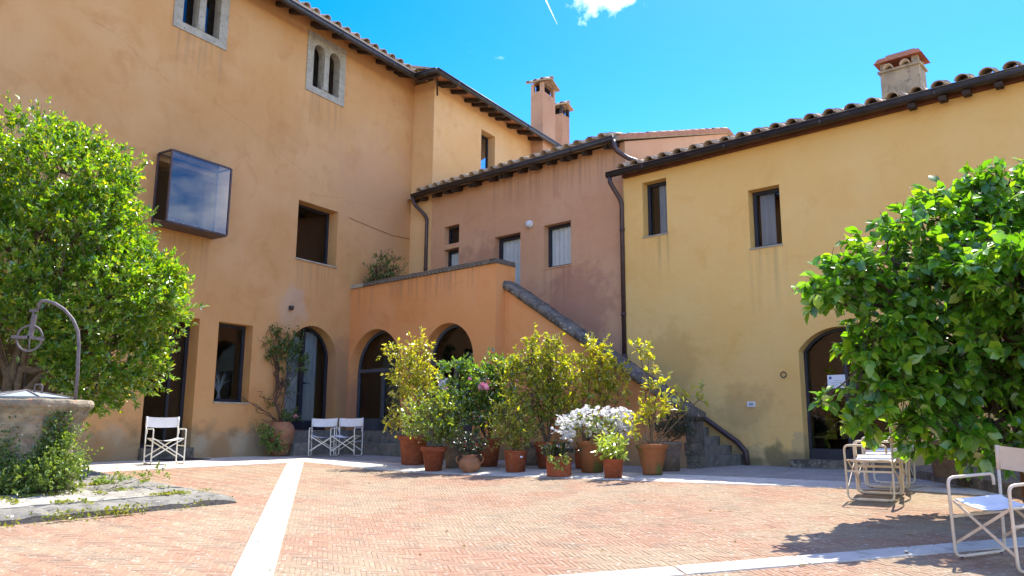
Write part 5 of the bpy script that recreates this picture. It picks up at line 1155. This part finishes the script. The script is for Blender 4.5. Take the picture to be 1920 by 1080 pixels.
# ------------------------------------------------------------------ well on its platform
plat = thing('well_platform', 'square platform of worn limestone slabs under the old well', 'platform', L2W(-5.6, -4.90, -0.03), AL)
plat.rotation_euler = (0.06, 0, AL)
PT = -0.055
def ptop(x, y):
    return -0.03 + 0.06 * ((x - OL.x) * YL.x + (y - OL.y) * YL.y + 4.90)
def blk(x0, x1, y0, y1, z0, z1, name='slab', edge=None):
    """worn block; edge: side ('s' or 'e') whose upper edge is rounded"""
    mb = MB(); n = 12; V = []; F = []
    xs_ = np.linspace(x0, x1, n + 1); ys_ = np.linspace(y0, y1, n + 1)
    for i, x in enumerate(xs_):
        for j, y in enumerate(ys_):
            z = z1 + rnd.uniform(-.006, .006)
            for cond, dist in ((edge and 's' in edge, y - y0), (edge and 'e' in edge, x1 - x)):
                if cond and dist < 0.16: z -= 0.035 * (1 - dist / 0.16) ** 2 * (1 + 0.8 * mnoise.noise(Vector((x * 3, y * 3, 0))))
            if i in (0, n) or j in (0, n): z -= 0.008
            V.append((x, y, z))
    m_ = n + 1
    for i in range(n):
        for j in range(n): F.append((i * m_ + j, (i + 1) * m_ + j, (i + 1) * m_ + j + 1, i * m_ + j + 1))
    rim_ = [(i, 0) for i in range(m_)] + [(n, j) for j in range(1, m_)] + [(i, n) for i in range(n - 1, -1, -1)] + [(0, j) for j in range(n - 1, 0, -1)]
    o_ = len(V)
    for i, j in rim_:
        x, y, z = V[i * m_ + j]; V.append((x, y, z0))
    k_ = len(rim_)
    for q in range(k_):
        a = rim_[q][0] * m_ + rim_[q][1]; b = rim_[(q + 1) % k_][0] * m_ + rim_[(q + 1) % k_][1]; F.append((b, a, o_ + q, o_ + (q + 1) % k_))
    mb.add(V, F); return mb.build(name, M['kerb'] if edge else M['platform'], plat, False)
hw = 1.72; y = -hw
edges_y = [-hw, -hw + 0.42, -0.75, -0.1, 0.55, 1.15, hw]
for r in range(6):
    x = -hw
    while x < hw - 0.01:
        x1 = min(x + rnd.uniform(0.75, 1.25), hw)
        if hw - x1 < 0.4: x1 = hw
        ed = ('s' if r == 0 else '') + ('e' if x1 >= hw - 1e-6 else '')
        blk(x + 0.005, x1 - 0.005, edges_y[r] + 0.004, edges_y[r + 1] - 0.004, -0.45, rnd.uniform(-.008, .008), edge=ed); x = x1
wx, wy = L2(-5.62, -4.86)
well = thing('stone_well', 'old round stone well with flared rim, metal lid and iron pulley arch', 'well', (wx, wy, PT))
rs = np.random.RandomState(2); mb = MB()
prof = [(0.66, -0.02), (0.65, 0.15), (0.63, 0.40), (0.645, 0.60), (0.68, 0.75), (0.74, 0.88), (0.80, 0.955), (0.825, 0.975), (0.835, 1.01), (0.825, 1.045), (0.80, 1.06), (0.70, 1.062), (0.62, 1.055), (0.60, 0.9)]
V = []; n = 120
pz = [p_[1] for p_ in prof]; tt = np.linspace(0, len(prof) - 1, 66); nprof = []
for q in tt:
    i0 = min(int(q), len(prof) - 2); fr = q - i0; nprof.append((prof[i0][0] * (1 - fr) + prof[i0 + 1][0] * fr, prof[i0][1] * (1 - fr) + prof[i0 + 1][1] * fr))
for i, (r_, z_) in enumerate(nprof):
    body = 1.0 if z_ < 0.9 else 0.35
    for a in range(n):
        an = 2 * math.pi * a / n; p_ = Vector((math.cos(an) * 0.8, math.sin(an) * 0.8, z_))
        d_ = (mnoise.fractal(p_ * 3.0, 1.0, 2.1, 5) * 0.035 + mnoise.noise(p_ * 14) * 0.010) * body
        crs = 0.018 * math.exp(-((z_ % 0.23 - 0.115 + 0.03 * mnoise.noise(p_ * 2)) / 0.012) ** 2) if z_ < 0.85 else 0
        rr = r_ * 0.87 + d_ - crs
        V.append((rr * math.cos(an), rr * math.sin(an), z_ * 0.985 + (mnoise.noise(p_ * 6) * 0.012 if z_ > 0.8 else 0)))
mb.add(V, [(i * n + a, i * n + (a + 1) % n, (i + 1) * n + (a + 1) % n, (i + 1) * n + a) for i in range(len(nprof) - 1) for a in range(n)])
mb.build('wellhead', M['well'], well, True)
mb = MB(); n = 8; mb.lathe([(0.53, 1.05), (0.54, 1.07), (0.0, 1.155)], n); lid = mb.build('lid', M['lead'], well)
mb = MB()
for a in range(n): 
    an = 2 * math.pi * a / n; mb.tube([(0.54 * math.cos(an), 0.54 * math.sin(an), 1.075), (0, 0, 1.161)], 0.009, 5)
mb.build('seam', M['iron'], lid)
mb = MB(); mb.tube([(0.12, -0.05, 1.13), (0.12, -0.05, 1.205), (0.14, -0.05, 1.225), (0.19, -0.05, 1.225), (0.21, -0.05, 1.205), (0.21, -0.05, 1.11)], 0.010, 6); mb.build('lid_handle', M['iron'], lid, True)
ox = 0.60; oz = 1.05
arc = [(0.59, 0, 1.0), (0.585, 0, 1.35), (0.56, 0, 1.72), (0.535, 0, 1.87), (0.46, 0, 2.01), (0.35, 0, 2.125), (0.23, 0, 2.20), (0.12, 0, 2.235), (0.055, 0, 2.235), (0.03, 0, 2.20), (0.032, 0, 2.14)]
mb = MB(); mb.tube(arc, 0.021, 8); mb.build('arch_bar', M['iron'], well, True)
pul = MB(); pul.tube([(0.03, 0, 2.15), (0.0, 0, 2.13), (-0.03, 0, 2.10), (-0.02, 0, 2.06), (0.0, 0, 2.05)], 0.016, 6); pul.bar((-0.01, 0, 2.07), (-0.03, 0, 1.80), 0.05, 0.03, (0, 1, 0)); pul.box(-0.07, 0.02, -0.02, 0.02, 2.10, 2.13)
pw = pul.build('pulley', M['iron'], well)
cz = 1.78; cxp = -0.04; mb = MB(); mb.tube([(cxp + 0.155 * math.cos(a), 0, cz + 0.155 * math.sin(a)) for a in np.linspace(0, 2 * math.pi, 29)], 0.013, 8)
for a in (0, 90, 180, 270): mb.tube([(cxp, 0, cz), (cxp + 0.15 * math.cos(R(a + 4)), 0, cz + 0.15 * math.sin(R(a + 4)))], 0.008, 6)
mb.build('wheel', M['iron'], pw, True)
mb = MB(); mb.bar((cxp - 0.20, -0.035, cz + 0.012), (cxp + 0.02, -0.035, cz + 0.005), 0.012, 0.035); mb.bar((cxp, -0.035, cz + 0.01), (cxp + 0.20, -0.035, cz - 0.02), 0.012, 0.035); mb.build('fork', M['iron'], pw)
# creeper on the wellhead, weeds at its foot
crp = thing('creeper', 'dark green creeper clinging to the shaded side of the stone well', 'creeper', (wx, wy, PT))
rs = np.random.RandomState(41); Ps = []
for k in range(9000):
    an = R(rs.uniform(-178, -8)); z_ = rs.uniform(0.0, 0.9)
    dens = math.sin(an * 9.0) * 0.22 + math.sin(an * 3.1 + 2.2) * 0.22 + 0.66 - z_ * 1.02 + rs.normal() * 0.14
    if 0.30 < z_ < 0.55 and R(-118) < an < R(-88): dens -= 0.5
    if dens < 0.05: continue
    r_ = np.interp(z_, [0, .4, .6, .75, .9], [.60, .565, .58, .62, .68]) + rs.uniform(0, .05); Ps.append((r_ * math.cos(an), r_ * math.sin(an), z_ + 0.02))
Ps = np.array(Ps); n = len(Ps); out = Ps * np.array([1, 1, 0]); out /= np.linalg.norm(out, axis=1, keepdims=True)
D = rs.normal(size=(n, 3)) * 0.6 + out * 0.35; D[:, 2] -= 0.1; U = out + rs.normal(size=(n, 3)) * 0.4 + np.array([0, 0, .4]); l_ = 0.032 * (0.6 + 0.8 * rs.rand(n))
V, F = place_leaves(Ps, D, U, l_, l_ * 0.75, 'small'); np_obj('foliage', V, F, M['lf_ivy'], crp)
weeds = thing('weed_clump', 'bright green weeds crowding the sunlit foot of the stone well', 'weeds', (wx, wy, PT))
shrub(weeds, [(.52, -.35, .22, .20, .22, .22, 130), (.62, -.20, .38, .12, .16, .26, 90), (.36, -.52, .16, .24, .16, .16, 90), (.66, -.02, .20, .12, .2, .18, 60), (.15, -.62, .13, .2, .1, .12, 40), (.62, -.15, .62, .06, .08, .14, 14), (-.2, -.74, .22, .12, .06, .2, 26), (-.55, -.55, .18, .2, .12, .18, 40)],
      0.030, 'lf_weed', 'vine', (.6, -.3, 0.02), 42, 16, 0.13, 0.55, stem_r=0.004)
weeds2 = thing('weed_clump', 'low sprawl of weeds creeping over the platform slabs toward the wall', 'weeds', (wx, wy, PT))
shrub(weeds2, [(.95, .35, .10, .18, .16, .05, 26), (1.25, .75, .14, .2, .1, .03, 12)], 0.034, 'lf_weed', 'vine', (1.0, .2, 0.01), 43, 9, 0.09, 0.5, stem_r=0.004)
# moss and small plants in the joints of the platform and at its kerb
rs = np.random.RandomState(44); Ps = []
def joint(x0, y0, x1, y1, n, sp=0.03, z=0.0):
    for _ in range(n):
        f = rs.rand(); q = L2W(-5.6 + x0 + (x1 - x0) * f + rs.normal() * sp, -4.9 + y0 + (y1 - y0) * f + rs.normal() * sp); Ps.append((q.x, q.y, ptop(q.x, q.y) + z + rs.rand() * 0.015))
for yy in edges_y[1:4]:
    for k in range(11):
        a = rs.uniform(-1.7, 1.5); joint(a, yy, a + rs.uniform(.06, .22), yy, rs.randint(15, 60))
for k in range(8):
    a = rs.uniform(-1.5, 1.6); b_ = rs.uniform(-1.6, -.2); joint(a, b_, a + .05, b_ + .3, 50)
for (a, b_) in ((-1.6, 150), (-.4, 130), (.05, 160), (.3, 90), (1.1, 40), (-1.0, 60)):
    for _ in range(b_):
        q = L2W(-5.6 + a + rs.normal() * .12, -4.9 - hw - 0.05 - abs(rs.normal()) * .05); Ps.append((q.x, q.y, gz(q.x, q.y) + rs.rand() * 0.10))
Ps = np.array(Ps); n = len(Ps); D = rs.normal(size=(n, 3)); D[:, 2] = np.abs(D[:, 2]) * 0.7 + 0.2; U = rs.normal(size=(n, 3)) * .5 + np.array([0, 0, 1]); l_ = 0.032 * (0.5 + rs.rand(n))
V, F = place_leaves(Ps, D, U, l_, l_ * 0.6, 'small'); o = np_obj('moss', V, F, M['lf_moss'], None); tag(o, 'yellow-green moss and small weeds in the platform joints', kind='stuff')

# ------------------------------------------------------------------ trees
def branch_path(rs, a, b, n=6, wob=0.10, sag=0.0):
    a, b = Vector(a), Vector(b); L_ = (b - a).length; out = []
    for i in range(n + 1):
        f = i / n; p_ = a.lerp(b, f)
        if 0 < i < n: p_ += Vector((rs.normal(), rs.normal(), rs.normal())) * wob * L_ * 0.25
        p_.z += sag * math.sin(f * math.pi) * L_
        out.append(p_)
    return out
# the pomegranate beside the well: crown as many leafy sprays in an irregular volume
tx, ty = -7.55, 11.6
pom = thing('pomegranate_tree', 'dense small-leaved green tree with reddish tips spreading above the stone well', 'tree', (tx, ty, gz(tx, ty) - 0.02))
rs = np.random.RandomState(51); tb = MB()
lobes = [(.15, 0, 2.9, 1.75, 1.5, 1.55), (1.25, -.1, 2.45, 1.15, 1.0, 1.10), (.45, 0, 4.35, 1.15, 1.0, .95), (-.9, 0, 3.0, 1.6, 1.4, 1.5), (1.75, -.1, 2.65, .85, .8, .75), (1.45, 0, 1.75, .85, .8, .75), (.9, 0, 3.65, .9, .85, .7), (-.1, .1, 5.05, .75, .7, .5), (1.35, -.1, 1.45, .8, .7, .55), (-1.8, 0, 3.6, 1.3, 1.2, 1.3)]
base0 = Vector((0, 0, 0.0))
limbs = []
for k, lb in enumerate(lobes):
    s0 = Vector((rs.uniform(-.15, .15), rs.uniform(-.1, .1), 0)); s1_ = Vector((lb[0] * 0.22, lb[1], 0.75 + 0.1 * k % 3))
    path = [s0] + branch_path(rs, s1_, (lb[0], lb[1], lb[2] + lb[5] * 0.3), 6, 0.12)
    r0 = 0.075; tb.tube(path, [r0 * (1 - 0.8 * i / (len(path) - 1)) for i in range(len(path))], 8); limbs.append(path)
for k in range(8):   # low bare limbs fanning out to the right, seen under the crown
    e = Vector((rs.uniform(.5, 1.7), rs.uniform(-.3, .3), rs.uniform(1.0, 1.9))); tb.tube([Vector((rs.uniform(-.15, .1), 0, 0.1))] + branch_path(rs, (e.x * .3, 0, .6), e, 5, 0.14), [0.05, 0.045, 0.04, 0.033, 0.026, 0.018, 0.01], 7)
AN, DI = [], []
for (x, y, z, rx, ry, rz) in lobes:
    n = int(900 * (rx * ry + ry * rz + rx * rz) / 3)
    p_, d = ell_pts(rs, (x, y, z), (rx, ry, rz), n, 0.55)
    keep = np.ones(n, bool)
    for (x2, y2, z2, a2, b2, c2) in lobes:     # thin out sprays buried deep inside another lobe
        q = ((p_[:, 0] - x2) / a2) ** 2 + ((p_[:, 1] - y2) / b2) ** 2 + ((p_[:, 2] - z2) / c2) ** 2; keep &= ~((q < 0.35) & (rs.rand(n) < 0.8))
    lump = np.sin(p_[:, 0] * 4.1 + p_[:, 2] * 2.3) + np.sin(p_[:, 1] * 4.7 - p_[:, 2] * 3.9 + 1.0) + np.sin(p_[:, 0] * 3.0 - p_[:, 1] * 3.3 + p_[:, 2] * 5.2)
    keep &= (lump > -0.75) | (rs.rand(n) < 0.22); keep &= p_[:, 2] > np.clip(2.05 - np.maximum(0, p_[:, 0] - 0.65) * 1.6, 0.85, 2.05)
    AN.append(p_[keep]); DI.append(d[keep])
AN, DI = np.concatenate(AN), np.concatenate(DI); n = len(AN)
dirs = DI * 0.8 + rs.normal(size=DI.shape) * 0.4; dirs[:, 2] += 0.35; dirs /= np.linalg.norm(dirs, axis=1, keepdims=True)
tls = 0.20 + 0.22 * rs.rand(n) ** 2; longs = rs.rand(n) < 0.05; tls[longs] += 0.28
Pl, Dl, Ul, ll, wl_ = twig_leaves(rs, AN - dirs * 0.08, dirs, tls, 22, 0.084, 0.48, 0.8, 0.25)
V, F = place_leaves(Pl, Dl, Ul, ll, wl_, 'small'); np_obj('crown', V, F, M['lf_pom'], pom)
for k in range(0, n, 3):
    c_ = Vector(AN[k]); lb = min(limbs, key=lambda pth: (pth[-1] - c_).length); s_ = lb[rs.randint(3, len(lb))]
    if k % 18 == 0: tb.tube(branch_path(rs, s_, c_, 4, 0.12), [0.014, 0.011, 0.008, 0.006, 0.003], 5, False)
    tb.tube([c_ - Vector(dirs[k]) * 0.1, c_ + Vector(dirs[k]) * tls[k] * 0.85], [0.004, 0.0015], 4, False)
for (x, z, dx, dz) in ((.95, 4.55, .12, .55), (1.25, 4.3, .30, .42), (1.4, 4.0, .35, .25), (.2, 5.3, .03, .35), (-.3, 5.3, -.1, .4)):
    tb.tube(branch_path(rs, (x - .1, -.2, z - .3), (x + dx, -.25, z + dz), 4, 0.08), [0.006, 0.005, 0.004, 0.003, 0.002], 4, False)
tb.build('trunk', M['bark'], pom, True)

# the broad-leaved tree at the right
bx_, by_ = 5.75, 8.85
big = thing('broadleaf_tree', 'spreading low tree with broad glossy leaves in front of the yellow house', 'tree', (bx_, by_, 0.08))
rs = np.random.RandomState(61); tb = MB()
blobs = [(-2.1, -.55, 2.22, .38, .38, .22), (-1.65, -.55, 2.42, .48, .42, .32), (-1.2, -.5, 2.82, .46, .42, .26), (-.68, -.5, 3.02, .50, .45, .32), (-.1, -.5, 3.25, .55, .5, .34), (.6, -.4, 3.1, .8, .6, .55),
         (-1.75, -.6, 1.72, .45, .42, .34), (-1.05, -.7, 2.05, .58, .62, .40), (-.3, -.8, 2.3, .70, .75, .48), (.6, -.8, 2.1, .9, 1.0, .7), (.9, -1.5, 2.2, .7, .6, .7), (-1.66, -.6, 1.18, .32, .38, .26), (-1.25, -.6, 1.25, .55, .45, .36), (-.5, -.85, 1.45, .68, .75, .48), (.4, -.9, 1.2, .85, .8, .6),
         (-1.92, -.6, .88, .26, .36, .26), (-1.55, -.6, .86, .38, .38, .28), (-1.80, -.6, 1.48, .34, .4, .26), (-1.3, -.6, .66, .42, .38, .24), (-.75, -.65, .58, .48, .42, .22), (-.1, -.6, .52, .55, .5, .24), (-2.56, -.6, .90, .07, .09, .04), (-2.36, -.55, 2.02, .16, .16, .10), (-.9, -1.15, 2.2, .50, .45, .40), (-.2, -1.4, 2.0, .70, .5, .6), (-.8, -1.1, 1.5, .5, .4, .4), (-1.0, -1.6, 2.1, .42, .36, .32), (-.5, -1.8, 1.75, .5, .4, .4)]
limbs = []
fork = Vector((-.10, -.12, 0.75))
tb.tube([(0.05, 0, -0.1), (0.02, -.03, .3), fork], [0.11, 0.095, 0.085], 10)
for k, lb in enumerate(blobs):
    e = (lb[0], lb[1], lb[2] + 0.1); path = branch_path(rs, fork, e, 7, 0.16, 0.10); r0 = 0.055
    tb.tube(path, [r0 * (1 - 0.82 * i / 7) for i in range(8)], 7); limbs.append(path)
AN, DI = [], []
for (x, y, z, rx, ry, rz) in blobs:
    n = int(480 * (rx * ry + ry * rz + rx * rz) / 3) + 6
    p_, d = ell_pts(rs, (x, y, z), (rx, ry, rz), n, 0.45); keep = np.ones(n, bool)
    for (x2, y2, z2, a2, b2, c2) in blobs:
        q = ((p_[:, 0] - x2) / a2) ** 2 + ((p_[:, 1] - y2) / b2) ** 2 + ((p_[:, 2] - z2) / c2) ** 2; keep &= ~((q < 0.3) & (rs.rand(n) < 0.5))
    lump = np.sin(p_[:, 0] * 6.1 + p_[:, 2] * 3.3) + np.sin(p_[:, 1] * 5.7 - p_[:, 2] * 6.9 + 1.0); keep &= (lump > -0.55) | (rs.rand(n) < 0.22); keep &= p_[:, 2] > 0.22; AN.append(p_[keep]); DI.append(d[keep])
AN, DI = np.concatenate(AN), np.concatenate(DI); n = len(AN)
dirs = DI * 0.7 + rs.normal(size=DI.shape) * 0.4; dirs[:, 2] += 0.05; dirs /= np.linalg.norm(dirs, axis=1, keepdims=True)
tls = 0.18 + 0.16 * rs.rand(n)
Pl, Dl, Ul, ll, wl_ = twig_leaves(rs, AN - dirs * 0.1, dirs, tls, 9, 0.138, 0.74, 0.9, 0.0, 0.36)
Ul = rs.normal(size=Ul.shape) * 0.55 + np.array([0, 0, 1.0])
# the three hundred leaves nearest the viewer are separate objects; the rest are one crown
cam_l = Vector((0, 0, EYE)) - Vector((bx_, by_, 0.08)); dist = np.linalg.norm(Pl - np.array(cam_l), axis=1)
wp = Pl + np.array([bx_, by_, 0.08]); inview = np.abs(wp[:, 0] / wp[:, 1]) < 0.65
order = np.argsort(np.where(inview, dist, 99)); near = order[:300]; rest = order[300:]
T, Fq = leaf_template('oval'); TT = T.copy(); lm = np_mesh('leaf', TT, Fq, M['lf_big'], True)
for k in near:
    D_ = Vector(Dl[k]).normalized(); S_ = D_.cross(Vector(Ul[k])).normalized(); N_ = S_.cross(D_)
    mt = Matrix(((S_.x * wl_[k], D_.x * ll[k], N_.x * ll[k], Pl[k][0]), (S_.y * wl_[k], D_.y * ll[k], N_.y * ll[k], Pl[k][1]), (S_.z * wl_[k], D_.z * ll[k], N_.z * ll[k], Pl[k][2]), (0, 0, 0, 1)))
    o = bpy.data.objects.new('leaf', lm); col.objects.link(o); o.parent = big; o.matrix_local = mt
V, F = place_leaves(Pl[rest], Dl[rest], Ul[rest], ll[rest], wl_[rest], 'oval'); o = np_obj('crown', V, F, M['lf_big'], big, True); o['kind'] = 'stuff'
for k in range(n):
    c_ = Vector(AN[k]); tb.tube([c_ - Vector(dirs[k]) * 0.12, c_ + Vector(dirs[k]) * tls[k] * 0.7], [0.005, 0.0025], 4, False)
    if k % 3 == 0:
        lb = min(limbs, key=lambda pth: (pth[-1] - c_).length); s_ = lb[rs.randint(4, len(lb))]; tb.tube(branch_path(rs, s_, c_, 4, 0.14), [0.013, 0.011, 0.009, 0.007, 0.005], 5, False)
tb.build('trunk', M['bark_dark'], big, True)
# a terracotta pot half hidden under that tree
hp_ = potted('potted_shrub', 'large dim terracotta pot half hidden beneath the broad-leaved tree', 'potted plant', 5.62, 10.15, 'lip', 0.26, 0.19, 0.46, 'terra_grey', group='pots under the tree', z=0.10)
shrub(hp_, [(0, 0, .75, .3, .25, .2, 30)], 0.07, 'lf_mid', 'bark_dark', (0, 0, 0.5), 63, 8, 0.13, 0.45)

# ------------------------------------------------------------------ fallen leaves and contrail
rs = np.random.RandomState(71); Ps = []
while len(Ps) < 150:
    y = rs.uniform(4.5, 14.5); x = rs.uniform(-0.66, 0.68) * y
    if rs.rand() < 0.6 and x < 0.5: continue
    Ps.append((x, y, gz(x, y) + 0.012 + rs.rand() * 0.006))
Ps = np.array(Ps); n = len(Ps); D = rs.normal(size=(n, 3)); D[:, 2] *= 0.15; U = rs.normal(size=(n, 3)) * .35 + np.array([0, 0, 1]); l_ = 0.035 * (0.5 + rs.rand(n))
V, F = place_leaves(Ps, D, U, l_, l_ * 0.6, 'small'); o = np_obj('fallen_leaves', V, F, M['lf_dry'], None); tag(o, 'a few dry leaves scattered over the brick paving', kind='stuff')
def far(px, py, d):
    v = _fw + _r2 * ((px - 960) / 1450) - _u2 * ((py - 540) / 1450); return Vector((0, 0, EYE)) + v.normalized() * d
tr = MB(); tr.tube([far(1014, -20, 5200), far(1030, 14, 5200), far(1045, 46, 5200)], [6.0, 4.2, 1.2], 6)
o = tr.build('contrail', M['contrail']); tag(o, 'short thin white aircraft trail in the blue sky', 'contrail')
